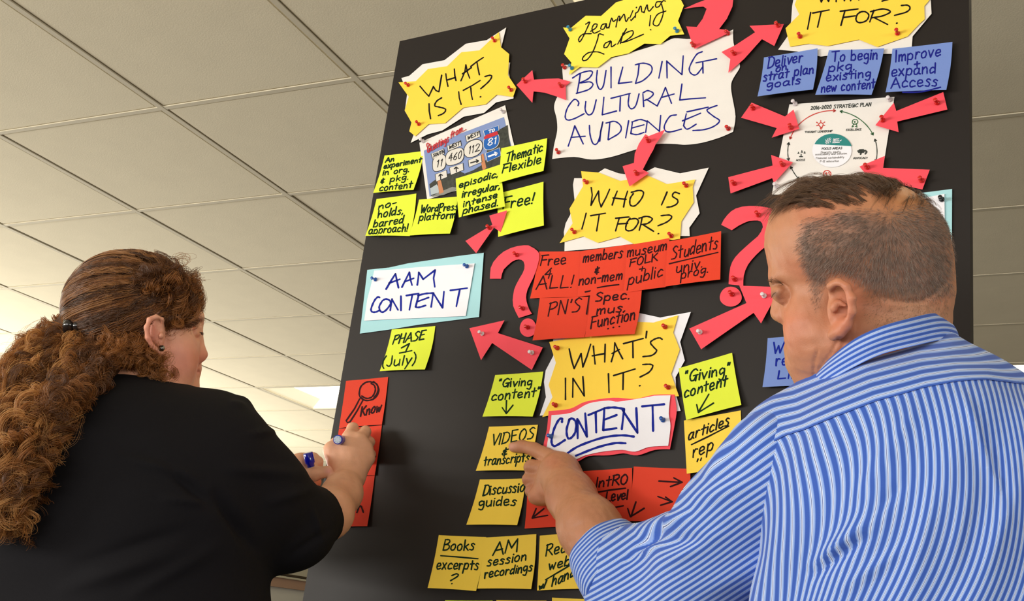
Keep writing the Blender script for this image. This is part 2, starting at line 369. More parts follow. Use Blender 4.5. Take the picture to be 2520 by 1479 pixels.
def note(cr, quad, m, label, texts=(), ink=None, lw=3.6, off=.0015, lift=.009, bulge=3.0, extra='', group=None, name='sticky_note', cat='sticky note'):
    q = np.array(pp(cr, quad)); e = empty(name, centre(q, off)); tag(e, label, cat, group)
    def surf(u, v, o=0.0):
        p = (q[0] * (1 - u) + q[1] * u) * (1 - v) + (q[3] * (1 - u) + q[2] * u) * v
        p = p + np.array([bulge * math.sin(math.pi * v) * (.6 + .4 * u), -1.5 * math.sin(math.pi * u) * (v - .3)])
        return B(p[0], p[1], off + lift * v ** 1.7 + .0015 * math.sin(u * math.pi) * v + o)
    def inv(x, y):
        u = v = .5
        for _ in range(6):
            p = (q[0] * (1 - u) + q[1] * u) * (1 - v) + (q[3] * (1 - u) + q[2] * u) * v + np.array([bulge * math.sin(math.pi * v) * (.6 + .4 * u), 0])
            du = (q[1] - q[0]) * (1 - v) + (q[2] - q[3]) * v; dv = (q[3] - q[0]) * (1 - u) + (q[2] - q[1]) * u
            r = np.array([x, y]) - p; det = du[0] * dv[1] - du[1] * dv[0]
            u += (r[0] * dv[1] - r[1] * dv[0]) / det; v += (du[0] * r[1] - du[1] * r[0]) / det
            u = min(max(u, -.2), 1.2); v = min(max(v, 0), 1.1)
        return u, v
    nu, nv = 6, 10; V = []; f = []
    for o in (0, -.00035):
        for j in range(nv + 1):
            for i in range(nu + 1): V.append(surf(i / nu, j / nv, o))
    n1 = (nu + 1) * (nv + 1)
    for j in range(nv):
        for i in range(nu):
            a = j * (nu + 1) + i; b, c, d = a + 1, a + nu + 2, a + nu + 1
            f.append((a, d, c, b)); f.append((a + n1, b + n1, c + n1, d + n1))
    for j in range(nv):
        a = j * (nu + 1); b = a + nu + 1; f.append((a, a + n1, b + n1, b)); a += nu; b += nu; f.append((a, b, b + n1, a + n1))
    for i in range(nu):
        a = i; f.append((a, a + 1, a + 1 + n1, a + n1)); a = nv * (nu + 1) + i; f.append((a, a + n1, a + 1 + n1, a + 1))
    o = mesh('sheet', V, f, m, smooth=False); setparent(o, e)
    st = []
    for t in texts:
        w, x0, y0, x1, y1, hh = t[:6]; a = cr(np.array([x0, y0])); b = cr(np.array([x1, y1])); sc = np.linalg.norm(cr(np.array([0., 1.])) - cr(np.array([0., 0.])))
        st += word(w, a[0], a[1], b[0], b[1], hh * sc, lean=(t[6] if len(t) > 6 else None))
    if extra: st += parse(extra, cr)
    if st:
        def fn(x, y):
            u, v = inv(x, y); vv = min(max(v, 0), 1)
            return B(x, y, off + lift * vv ** 1.7 + .0015 * math.sin(min(max(u, 0), 1) * math.pi) * vv + .00028)
        lettering(st, lw * .84, ink, e, fn)
    return e
def card(cr, layers, texts, ink, lw, label, off=.003, name='title_card', cat='card'):
    """pinned card of one or more cut sheets, the last one on top carries the strokes"""
    pts0 = pp(cr, layers[0][1]); e = empty(name, centre(pts0, off)); tag(e, label, cat)
    for i, (nm, s, m) in enumerate(layers):
        o = polysheet(nm, soften(pp(cr, s)) if (name == 'title_sheet' or layers[0][0] == 'border_sheet') else pp(cr, s), m, None, off + i * .0022); setparent(o, e)
    top = off + (len(layers) - 1) * .0022 + .00022
    if texts: lettering(parse(texts, cr), lw, ink, e, lambda x, y: B(x, y, top))
    return e
c3 = crop(880, 0, 3.698); c4 = crop(1340, 0, 3.698); c5 = crop(1760, 0, 2.958); c6 = crop(880, 340, 4.93); c7 = crop(1280, 380, 3.215)
c8 = crop(860, 580, 4.108); c9 = crop(1140, 760, 3.5); c10 = crop(700, 900, 2.553); c11 = crop(1040, 1130, 3.706); c12 = crop(1640, 440, 2.844)
card(c3, [('backing_sheet', "398,710 470,690 590,585 790,548 985,398 1175,365 1352,250 1308,430 1330,560 1388,570 1375,660 1400,780 1420,880 1418,897 1260,932 1150,1028 965,1062 770,1188 640,1222 483,1300 520,1200 500,1130 430,1010 450,860 420,760", P_W),
  ('yellow_sheet', "372,750 530,738 640,628 815,602 945,475 1110,458 1285,292 1305,430 1380,492 1368,685 1445,800 1415,882 1265,862 1165,950 960,980 795,1122 645,1130 525,1240 470,1195 490,1115 428,1005 465,880", P_Y)],
  "568,785 612,838 648,876;648,876 690,788;~690,788 712,822 740,835;740,835 750,770 765,685;803,672 808,720 822,785;880,628 885,690 895,732;815,728 890,705;940,735 975,655 985,590;985,590 1000,660 1020,712;955,672 1035,615;1030,605 1080,565 1145,522;1085,560 1095,620 1108,680;650,945 652,1010 664,1080;~765,890 720,920 702,962 745,975 795,990 798,1012 775,1035 735,1052;920,835 925,890 942,950;962,822 1040,780 1115,732;1030,800 1035,860 1045,905;~1158,697 1205,685 1220,700 1190,745 1120,808;1116,882 1120,880",
  INK_K, 3.6, 'yellow jagged card reading WHAT IS IT? at the top left of the board')
card(c4, [('paper_sheet', "162,620 190,590 320,600 480,560 765,485 1090,385 1180,348 1330,355 1640,300 1717,268 1720,390 1775,580 1775,620 1705,740 1700,830 1738,1060 1715,1200 1600,1250 1430,1300 1280,1318 1180,1310 1015,1312 800,1370 600,1430 430,1452 270,1428 70,1447 85,1330 115,1190 110,1080 88,990 95,930 165,760", P_W)],
  "325,675 312,760 295,850;~255,710 330,665 415,645 435,665 400,715 320,755;~330,755 410,745 440,770 400,815 290,850;~480,640 473,740 500,812 535,780 560,640;605,610 605,800;712,610 672,760;672,760 795,745;860,590 850,680 828,758;~825,590 900,575 970,600 970,660 900,730 828,760;1070,560 1040,712;1112,555 1115,710;1115,560 1250,680;1250,680 1262,508;~1435,470 1380,500 1320,610 1330,665 1380,680 1440,610;1378,572 1565,535;1440,570 1442,665;"
  "~305,960 310,930 270,905 210,980 188,1060 210,1092 270,1080 360,1035;~375,925 370,1000 400,1045 440,1020 470,910;540,885 525,1045;525,1045 655,1010;605,895 780,850;690,885 685,1010;~770,860 762,950 790,990 830,960 860,855;895,855 902,970;~895,845 940,825 990,850 960,890 910,915;930,905 1025,965;1025,965 1070,870 1100,795;1100,795 1155,940;1070,885 1180,855;1250,765 1230,910;1230,910 1320,900 1465,890;"
  "215,1330 250,1230 275,1145;275,1145 315,1230 352,1310;240,1250 370,1240;~408,1140 415,1230 445,1310 490,1285 530,1110;530,1110 510,1200 503,1285;595,1110 578,1270;~560,1120 640,1105 695,1150 680,1210 580,1272;765,1100 738,1255;800,1110 785,1215;~795,1110 870,1088 930,1105;795,1165 905,1135;~785,1215 840,1225 905,1205;935,1100 920,1205;935,1100 1045,1195;1045,1195 1057,1050;~1200,1045 1140,1060 1092,1140 1100,1190 1150,1200 1245,1175;1290,1035 1265,1145;1295,1018 1490,975;1255,1100 1420,1030;~1265,1145 1300,1175 1380,1130;~1570,960 1500,985 1480,1010 1540,1060 1592,1100 1540,1150 1450,1180 1350,1188",
  INK_B, 3.4, 'large white wavy-edged sheet reading BUILDING CULTURAL AUDIENCES in blue', off=.002, name='title_sheet')
_e = card(c4, [('yellow_sheet', "168,250 240,255 375,143 515,145 650,22 850,-40 1000,-30 1200,-90 1240,-5 1268,50 1215,190 1272,312 1145,325 1055,402 910,397 765,485 608,520 483,615 320,610 222,682 245,570 178,492 228,350", P_Y2)],
  "~375,220 410,200 395,240 345,345 318,380 312,350 350,312 425,306;~420,285 465,255 478,222 450,222 432,262 450,302 505,280;~560,215 525,225 512,262 540,262 562,215 565,255 590,240;~585,255 598,200 612,165 625,195 650,180;~650,245 668,160 685,150 680,190 700,160 725,130 735,180 745,195 765,160;775,165 805,95;~785,180 790,185 820,150;~825,160 830,120 850,105 870,60 880,62 885,105 905,110;835,70 838,66;~905,115 925,60 935,45 940,85 955,100 990,60;~1060,15 1020,20 1010,60 1040,60 1075,10 1100,10;~1065,40 1080,120 1040,225 1000,230 990,200 1030,130 1105,100;965,140 955,235;962,270 968,272;"
  "~535,318 495,310 482,360 440,470 390,540 350,550 350,522 400,480 480,472 540,492;~600,372 552,395 540,430 570,428 605,375 610,425 650,400;745,262 705,330 665,402;~700,335 740,300 800,280 800,320 740,370 700,388 760,372 900,312;715,300 690,395",
  INK_K, 3.0, 'yellow jagged card reading Learning Lab! in cursive above the large white sheet', off=.006)
card(c5, [('backing_sheet', "580,-60 560,45 553,150 530,260 458,362 600,375 770,412 900,395 1285,392 1430,350 1437,265 1575,100 1568,-20 1500,-80", P_W),
  ('yellow_sheet', "640,-80 595,-10 578,35 600,80 612,105 512,205 545,340 680,318 820,335 1045,288 1180,342 1400,265 1490,170 1525,140 1522,45 1560,0 1540,-90", P_Y)],
  "695,90 672,212;710,95 830,72;770,90 745,198;945,75 915,185;910,82 1040,65;930,128 1020,115;~1050,88 1090,85 1118,110 1100,150 1050,165 1025,145 1035,105 1062,85;1155,75 1125,160;~1130,85 1220,65 1275,85 1220,115 1140,130;1160,130 1255,178;~1355,40 1400,38 1418,60 1390,88 1305,112;1320,170 1324,168;"
  "745,-70 772,15;772,15 800,-40;800,-40 825,10;825,10 850,-70;885,-70 880,12;945,-70 940,5;882,-25 942,-30;985,5 1010,-70;1010,-70 1045,0;1060,-70 1150,-80;1105,-70 1100,-5;1190,-70 1185,-45;~1270,-60 1225,-60 1230,-30 1268,-10 1215,8",
  INK_K, 3.8, 'yellow jagged card ending IT FOR? at the top right of the board')
card(c7, [('backing_sheet', "428,188 490,188 620,142 670,110 780,150 930,170 1065,102 1265,150 1492,105 1392,325 1420,465 1338,580 1342,645 1270,645 880,710 600,745 480,755 350,765 352,700 345,615 360,545 395,480 430,360 418,240", P_W),
  ('yellow_sheet', "482,133 620,143 790,210 850,200 1005,165 1160,235 1385,198 1365,260 1372,380 1275,530 1265,668 1215,675 905,712 790,650 615,700 500,648 312,702 415,545 390,430 498,250", P_Y)],
  "562,262 570,320 560,402;560,402 620,290;620,290 625,370 640,415;640,415 680,340 708,275;768,290 745,345 728,400;850,290 830,350 818,415;735,345 838,355;~880,300 940,285 975,300 960,350 910,405 872,400 870,350 895,310;1162,298 1140,350 1118,400;~1260,310 1222,300 1205,330 1245,360 1240,390 1200,412 1160,418;"
  "522,465 505,530 488,590;558,485 675,465;625,480 605,605;785,500 770,550 755,605;755,505 860,495;775,550 850,545;~860,515 915,508 935,535 900,590 860,605 835,590 845,540 870,505;965,500 955,550 942,600;~940,505 1000,490 1045,510 1010,545 960,555;975,558 1055,608;~1115,485 1180,480 1198,500 1160,535 1090,565;1091,628 1096,626",
  INK_K, 3.8, 'yellow jagged card reading WHO IS IT FOR? above the red notes')
card(c9, [('backing_sheet', "775,262 1500,60 1510,35 1695,75 1960,27 1868,285 1908,445 1828,590 1838,760 1872,878 1700,900 1000,900 658,920 712,760 695,630 710,530 775,405", P_W2),
  ('yellow_sheet', "740,285 860,265 1450,110 1640,118 1850,55 1808,205 1865,350 1790,560 1858,752 1600,770 1250,800 680,932 768,760 735,655 798,465", P_Y)],
  "912,345 935,450 955,515;955,515 1015,385;1015,385 1030,500;1030,500 1065,410 1097,305;1120,322 1135,475;1222,305 1218,458;1110,405 1220,385;1275,455 1300,370 1305,292;1305,292 1335,360 1372,430;1280,385 1345,350;1380,300 1550,255;1460,280 1462,420;1580,195 1573,250;~1712,262 1690,250 1650,260 1612,290 1640,330 1665,362 1625,400 1548,412;880,598 880,780;945,600 942,760;945,600 1042,750;1042,750 1030,585;1250,560 1255,722;1295,575 1480,518;1378,550 1375,695;~1545,480 1610,478 1632,495 1600,545 1522,588;1518,663 1523,661",
  INK_K, 3.9, "yellow jagged card reading WHAT'S IN IT? below the red notes", off=.004)
card(c9, [('border_sheet', "735,880 920,860 1050,800 1290,765 1480,775 1645,740 1818,738 1838,870 1820,1000 1780,1210 1650,1215 1500,1262 1380,1245 1250,1262 1080,1268 960,1320 700,1260 690,1180 720,1040", P_P),
  ('white_sheet', "760,915 930,895 1080,815 1250,790 1330,800 1600,758 1645,748 1785,745 1770,900 1785,1010 1765,1180 1600,1190 1480,1230 1370,1215 1200,1230 1050,1262 940,1300 712,1230 730,1120 752,1000", P_W2)],
  "~850,975 850,945 820,960 780,1040 760,1130 770,1175 800,1178 875,1130;~915,950 890,1040 900,1110 930,1110 965,1060 970,980 940,945 912,955;982,950 985,1115;990,960 1065,1100;1065,1100 1050,900;1078,915 1210,860;1140,890 1145,1065;1215,855 1205,1045;~1215,855 1300,850 1385,862;1215,955 1320,915;1205,1045 1320,1028;1385,865 1365,1035;1370,870 1500,1068;1500,1068 1490,855;1540,840 1730,822;1630,835 1635,1050;~880,1255 1000,1180 1200,1110 1360,1090 1468,1100;~970,1265 1150,1195 1300,1158 1398,1158",
  INK_BB, 5.6, 'white card reading CONTENT in blue with double underline and pink wavy border', off=.0072)
card(c8, [('blue_sheet', "180,345 400,322 590,280 1100,205 1358,172 1310,822 700,900 400,950 105,990", P_LB),
  ('white_sheet', "250,352 400,345 700,318 1265,280 1175,812 900,825 400,845 148,860 180,640 215,510", P_W2)],
  "370,540 420,455 465,385;465,385 480,460 495,525;400,480 510,440;530,520 570,440 605,370;605,370 615,440 632,500;560,465 650,430;685,498 695,430 700,370;700,370 745,440;745,440 865,348;865,348 850,430 862,518;"
  "~305,625 285,620 250,660 218,740 230,770 270,770 300,755;~330,660 300,720 320,770 360,760 410,700 410,660 370,640 335,655;430,640 412,755;430,645 490,750;520,755 520,612;575,605 700,585;635,598 605,750;700,600 668,720;~690,605 770,585 850,580;690,665 800,625;~668,720 700,725 770,705;845,585 825,720;850,585 940,728;940,728 955,565;1020,553 1190,530;1115,545 1080,715",
  INK_BB, 4.4, 'white card with blue capitals on a light blue sheet at the left edge')
card(crop(0, 0, 1), [('blue_sheet', "2110,505 2273,474 2343,465 2342,653 2110,690", P_LB), ('white_sheet', "2130,515 2324,477 2326,626 2130,660", P_W2)], "", INK_B, 3,
  'light blue and white card showing behind the back of the head in short hair', name='title_card')
# notes
G6 = 'lime green notes around the postcard'
note(c6, "328,210 805,155 678,628 188,665", P_L, 'lime sticky note reading An experiment in org. & pkg. content', [('An',335,295,440,280,60),('experiment',312,372,770,292,66),('in org.',300,450,622,408,70),('& pkg.',272,548,612,500,72),('content',258,642,655,602,80)], INK_G, 3.6)
note(c6, "230,738 713,672 632,1188 93,1185", P_L, 'lime sticky note reading no-holds barred approach!', [('no-',245,872,465,815,80),('holds,',240,972,550,915,95),('barred',185,1085,550,1030,92),('approach!',130,1165,605,1128,90)], INK_G, 3.8)
note(c6, "745,745 1215,708 1120,1158 625,1182", P_L, 'lime sticky note with a two-line handwritten text ending in platform', [('WordPress',760,905,1210,868,88),('platform',742,1000,1182,965,86)], INK_G, 3.8, off=.003)
note(c6, "1743,122 2300,0 2255,398 1705,545", P_L, 'lime sticky note reading Thematic Flexible', [('Thematic',1790,295,2240,160,112),('Flexible',1748,428,2225,300,105)], INK_G, 4.0, off=.004, bulge=1)
note(c6, "1700,672 2255,528 2260,1060 1705,1198", P_L, 'lime sticky note reading Free! beside the small pink arrow', [('Free!',1755,858,2125,795,135)], INK_G, 4.4, off=.004, bulge=-1)
note(c6, "1190,492 1735,318 1790,830 1228,962", P_L, 'lime sticky note reading episodic, irregular, intense phased.', [('episodic,',1228,605,1700,470,80),('irregular,',1262,722,1725,612,86),('intense',1278,838,1695,718,80),('phased.',1272,920,1700,820,84)], INK_G, 4.0, off=.006, bulge=-1)
note(c5, "355,418 745,352 712,652 308,702", P_B, 'blue sticky note reading Deliver on strat plan goals', [('Deliver',378,498,635,448,78),('on',438,525,520,505,50),('strat plan',348,592,715,532,66),('goals',372,642,622,608,56)], INK_B, 4.2, off=.008)
note(c5, "828,365 1230,352 1138,690 728,690", P_B, 'blue sticky note reading To begin pkg. existing new content', [('To begin',845,450,1180,432,75),('pkg.',822,525,1015,508,64),('existing',805,590,1130,560,62),('new content',770,672,1162,642,66)], INK_B, 4.2, off=.008)
note(c5, "1290,355 1727,305 1682,655 1240,672", P_B, 'blue sticky note reading Improve + expand Access', [('Improve',1310,450,1640,405,80),('+',1448,490,1490,482,60),('expand',1280,555,1605,532,78),('Access',1280,642,1618,625,80)], INK_B, 4.2, off=.008, extra="~1365,672 1500,668 1640,635")
note(c12, "708,1115 1110,1080 1075,1445 672,1458", P_B, 'blue sticky note partly hidden by the chin of the man', [('Wa',745,1222,880,1210,75),('res',762,1310,890,1300,80),('+',870,1345,910,1340,60),('LINK',775,1402,1010,1385,60)], INK_BB, 4.6)
note(c7, "150,768 485,765 455,1130 78,1140", P_R, 'red sticky note reading Free 4 ALL!', [('Free',155,880,362,865,78),('4',188,985,245,980,78),('ALL!',125,1068,412,1052,100)], INK_N, 3.8, off=.002, lift=.004)
note(c7, "478,765 852,712 822,1090 452,1128", P_R, 'red sticky note reading members & non-mem', [('members',495,855,805,818,82),('&',585,945,630,938,70),('non-mem',460,1035,805,988,78)], INK_N, 4.0, off=.004, lift=.004, extra="610,1055 690,1040 780,1030;515,1088 555,1080")
note(c7, "842,718 1180,662 1150,1050 815,1098", P_R, 'red sticky note reading museum folk + public', [('museum',845,812,1158,755,78),('FOLK',862,892,1085,838,64),('+',938,928,985,920,64),('public',850,1038,1125,965,92)], INK_N, 3.8, off=.008, lift=.004)
note(c7, "1165,690 1590,607 1583,990 1148,1045", P_R, 'red sticky note reading Students univ. prog.', [('Students',1195,835,1560,742,105),('univ.',1230,940,1440,892,80),('prog.',1268,985,1485,935,72)], INK_N, 3.8, off=.010, lift=.007, bulge=0, extra="1180,865 1370,820 1565,775")
note(c7, "155,1136 552,1126 508,1447 98,1472", P_R, "red sticky note reading PN's", [("PN'S",215,1278,470,1245,112)], INK_N, 3.9, off=.010, lift=.005)
note(c7, "556,1080 962,1075 905,1420 512,1445", P_R, 'red sticky note reading Spec. mus. Function', [('Spec.',590,1165,862,1145,70),('mus.',600,1268,832,1240,66),('Function',555,1378,905,1308,90)], INK_N, 4.3, off=.012, lift=.005, extra="693,1380 697,1378;735,1370 739,1368;783,1362 787,1360;545,1125 535,1200 525,1262")
note(c8, "428,948 868,913 762,1352 305,1370", P_L, 'lime sticky note reading PHASE 1 (July) under the light blue card', [('PHASE',432,1102,750,1048,92,.28),('(July)',325,1330,665,1296,105,.2)], INK_G, 4.0, extra="525,1135 605,1090;605,1090 565,1178;505,1187 630,1162", bulge=4)
note(c9, "275,570 690,540 598,928 165,928", P_L, 'lime sticky note reading "Giving content" left of the yellow card', [('"Giving',300,672,588,662,72),('content"',238,792,655,752,80)], INK_G, 4.2, extra="372,790 368,900;335,850 370,902;370,902 428,830")
note(c9, "1855,512 2315,378 2395,828 1920,958", P_L, 'lime sticky note reading "Giving content" right of the yellow card', [('"Giving"',1905,635,2285,560,96),('content',1900,765,2270,662,96)], INK_G, 4.6, extra="2115,735 2025,890;2010,825 2025,893;2025,893 2155,812", bulge=-1, off=.004, lift=.006)
note(c9, "222,1015 643,998 552,1393 108,1395", P_O, 'golden sticky note reading VIDEOS & transcripts at the pointing finger', [('VIDEOS',238,1178,602,1118,100),('&',325,1265,385,1255,82),('transcripts',172,1352,562,1312,80)], INK_G, 4.0)
note(c9, "1900,962 2390,875 2405,1365 1925,1420", P_O, 'golden sticky note reading articles beside the striped shirt', [('articles',1935,1132,2290,1002,98),('rep',1972,1285,2150,1215,105),('"',2000,1390,2050,1375,90)], INK_K, 4.4, extra="1965,1170 2120,1095 2285,1010", bulge=0)
note(c11, "522,185 940,175 862,602 398,598", P_O, 'golden sticky note reading Discussion guides', [('Discussion',545,332,975,288,92),('guides',505,432,850,420,86)], INK_G, 4.4)
note(c11, "147,692 580,710 487,1203 45,1175", P_O, 'golden sticky note reading Books excerpts ?', [('Books',180,832,470,828,92),('excerpts',122,1005,508,1005,90)], INK_G, 4.2, extra="165,880 300,890 505,908;~265,1062 310,1045 322,1065 255,1108;264,1136 268,1134")
note(c11, "575,714 1037,683 990,1185 500,1180", P_O, 'golden sticky note reading AM session recordings', [('AM',640,875,862,845,112),('session',585,978,945,920,82),('recordings',560,1085,998,1018,82)], INK_G, 4.4, off=.003)
note(c11, "1068,697 1480,660 1530,1180 1043,1198", P_O, 'golden sticky note reading Rec. webi w/ handouts partly hidden by the forearm', [('Rec.',1120,888,1330,842,100),('webinars',1150,1012,1610,900,92),('w/',1060,1192,1125,1160,55),('handouts',1175,1165,1590,965,100)], INK_G, 4.4, extra="1120,1100 1400,935", bulge=1)
note(c11, "1485,700 1900,690 1880,1185 1488,1182", P_O, 'golden sticky note mostly hidden behind the rolled cuff', off=.001, bulge=0)
note(c11, "205,1287 640,1290 600,1750 160,1745", P_L, 'lime sticky note at the bottom edge of the picture')
note(c11, "672,1285 1130,1290 1100,1750 640,1745", P_O, 'golden sticky note at the bottom edge below the AM session note')
note(c11, "1180,1262 1620,1280 1600,1740 1150,1740", P_O, 'golden sticky note at the bottom edge below the Rec. note')
note(c11, "955,190 1410,110 1385,615 930,633", P_R, 'red sticky note with a down-left arrow under the pointing hand', [], INK_N, 4.6, off=.001, lift=.004, extra="1105,452 1000,535;1035,450 1000,537;1000,537 1140,512")
note(c11, "1405,112 1910,78 1880,560 1400,600", P_R, 'red sticky note reading Intro Level', [('IntRO',1578,258,1868,225,92),('Level',1665,392,1868,362,92)], INK_N, 4.8, off=.003, lift=.004, extra="1590,302 1720,280 1850,265;1700,450 1830,425")
note(c11, "1925,67 2440,88 2420,580 1870,565", P_R, 'red sticky note with three arrows beside the Intro Level note', [], INK_N, 4.8, off=.005, lift=.004, extra="1945,390 1900,525;1870,450 1895,525;1895,525 2020,448;2155,200 2360,210;2290,170 2365,210;2365,210 2260,250;2145,340 2275,388;2215,345 2275,388;2275,388 2170,420")
note(c10, "387,95 652,70 612,370 342,392", P_R, 'red sticky note with a drawn magnifying glass reading Know', [('Know',475,318,602,285,62)], INK_N, 4.6, lift=.003, bulge=1, extra="~532,100 575,112 592,158 565,205 510,218 472,190 478,135 510,105 540,100;~545,112 565,125 570,158 550,195 515,205 485,190;~560,100 585,125 585,165 560,205;472,208 440,270 388,345;388,345 395,358 412,352;412,352 455,285 495,212;480,200 500,215")
note(c10, "342,395 612,374 567,688 298,702", P_R, 'red sticky note being written on by the woman', [], INK_N, 5, lift=.003, bulge=1, extra="560,535 572,572")
note(c10, "296,708 567,690 520,1008 262,1018", P_R, 'red sticky note below the hand of the woman', [], INK_N, 5, lift=.003, bulge=1, extra="455,922 470,880;~470,880 482,885 495,920")
# arrows and question marks
def cut(cr, s, label, off=.004, name='paper_arrow', cat='arrow'):
    pts = pp(cr, s); e = polysheet(name, pts, P_P, None, off, .0009); tag(e, label, cat); return e
px1 = crop(0, 0, 1)
cut(px1, "1271,209 1310,172.5 1314,196 1345,194 1374,193 1404,201 1392,212 1393,246.6 1370,237.5 1340,228 1313,225 1310,253", 'pink paper arrow pointing left to the WHAT IS IT? card', .006)
cut(c4, "1265,82 1380,30 1500,-15 1600,-30 1718,-10 1710,60 1660,170 1588,265 1665,272 1690,295 1365,445 1330,355 1290,240 1385,245 1440,170 1475,80 1445,60 1350,68", 'large curved pink paper arrow coming down from the top edge', .007)
cut(c5, "45,378 145,330 290,235 250,188 500,175 430,335 340,285 210,430 95,530 110,430", 'pink paper arrow pointing up right to the IT FOR? card', .006)
cut(px1, "1588,330 1596,335 1637,319 1628,335 1614,354 1607,370 1600,382 1582,417 1597,426 1549,459 1532,409 1560,401 1562,378 1572,354", 'curved pink paper arrow pointing down to the WHO IS IT FOR? card', .012)
cut(c6, "1308,1247 1635,1050 1598,940 1815,875 1735,1140 1655,1085 1438,1395", 'small pink paper arrow pointing up right to the Free! note', .012)
cut(c5, "188,857 265,747 508,848 570,797 612,938 412,1002 448,932", 'pink paper arrow at the upper left of the printed poster', .008)
cut(c5, "1660,670 1690,797 1325,885 1335,962 1165,912 1300,748 1318,808", 'pink paper arrow at the upper right of the printed poster', .008)
cut(c5, "95,1290 418,1205 407,1128 565,1182 428,1332 415,1297 112,1408", 'pink paper arrow at the lower left of the printed poster', .008)
cut(c5, "1050,1212 1235,1135 1222,1222 1562,1235 1508,1380 1200,1310 1180,1370", 'pink paper arrow at the lower right of the printed poster', .008)
cut(c12, "160,1048 560,870 510,748 800,758 662,1012 610,938 243,1193", 'long pink paper arrow pointing at the nose of the man', .009)
cut(c8, "1213,935 1567,855 1500,985 1955,1130 1843,1357 1442,1085 1330,1258", 'pink paper arrow pointing left below the light blue card', .006)
def qmark(cr, s, cx, cy, rx, ry, label):
    pts = pp(cr, s); P = [p for p in catmull([np.array(p) for p in pts[:]], 3)]
    e = empty('paper_question_mark', centre(pts, .003)); tag(e, label, 'question mark')
    o = polysheet('hook', [tuple(p) for p in pts], P_P, None, .004, .0009); setparent(o, e)
    d = [tuple(cr(np.array([cx + rx * math.cos(a) * (1 + .03 * math.sin(3 * a)), cy + ry * math.sin(a)]))) for a in np.linspace(0, 2 * math.pi, 28, endpoint=False)]
    o = polysheet('dot', d, P_P, None, .004, .0009); setparent(o, e)
def smooth_out(s):   # round an outline made with few points
    P = [np.array([float(a) for a in q.split(',')]) for q in s.split()]
    return P
qmark(c8, "1420,435 1422,380 1428,325 1455,265 1505,205 1560,160 1630,125 1700,105 1760,97 1810,98 1870,130 1905,160 1918,185 1918,230 1905,285 1885,355 1858,425 1825,490 1800,545 1788,590 1785,625 1790,665 1802,705 1820,750 1845,790 1712,832 1680,770 1655,710 1650,650 1655,600 1665,545 1685,495 1720,430 1750,380 1768,335 1770,295 1760,262 1740,245 1710,240 1680,245 1640,265 1600,300 1560,340 1542,385 1532,435", 1805, 930, 84, 94, 'pink paper question mark left of the red notes')
qmark(c12, "383,322 400,288 425,255 452,228 485,208 530,195 575,190 630,190 685,197 730,206 768,224 792,248 806,275 808,305 798,345 782,385 745,430 700,470 662,500 628,532 598,565 570,602 552,640 541,680 538,715 538,750 435,738 438,675 447,618 460,583 480,550 512,515 550,480 595,440 640,402 662,370 675,338 670,312 658,298 640,292 612,292 580,295 545,308 505,328 457,360", 450, 825, 77, 70, 'pink paper question mark in front of the forehead of the man')
# push pins: one lathe mesh, a copy for each
prof = [(.0006, 0), (.0006, .001), (.0052, .001), (.0054, .0022), (.0040, .0032), (.0026, .0050), (.0026, .0085), (.0036, .0108), (.0042, .0125), (.0040, .0138), (.0015, .0142), (0.00001, .0142)]
def lathe(prof, n=14):
    V = []; f = []
    for r, z in prof:
        for i in range(n): V.append((r * math.cos(2 * math.pi * i / n), r * math.sin(2 * math.pi * i / n), z))
    for k in range(len(prof) - 1):
        for i in range(n):
            j = (i + 1) % n; f.append((k * n + i, k * n + j, (k + 1) * n + j, (k + 1) * n + i))
    return V, f
PM = {}
PC = {'red': ((205, 30, 24), .0), 'blue': ((22, 84, 170), 0), 'teal': ((40, 130, 170), 0), 'white': ((240, 232, 235), .2), 'black': ((26, 26, 28), 0)}
def pin(cr, x, y, col, off, label):
    if col not in PM:
        me = bpy.data.meshes.new('push_pin'); V, f = lathe(prof); me.from_pydata(V, [], f)
        c, tr = PC[col]; me.materials.append(mat('pin_plastic_' + col, srgb(*c), .22, .6, trans=tr)); me.polygons.foreach_set('use_smooth', [True] * len(me.polygons)); PM[col] = me
    p = cr(np.array([float(x), float(y)])); p = p + np.array([2.0, 2.0])
    o = bpy.data.objects.new('push_pin', PM[col]); COL.objects.link(o)
    w = B(p[0], p[1], off); o.location = [float(a) for a in w]
    d = Vector([float(a) for a in BN]) + Vector((random.uniform(-.12, .12), random.uniform(-.12, .12), random.uniform(-.14, .10)))
    o.rotation_euler = d.to_track_quat('Z', 'Y').to_euler(); o.scale = (.74, .74, .84)
    tag(o, label, 'push pin', col + ' push pins'); return o
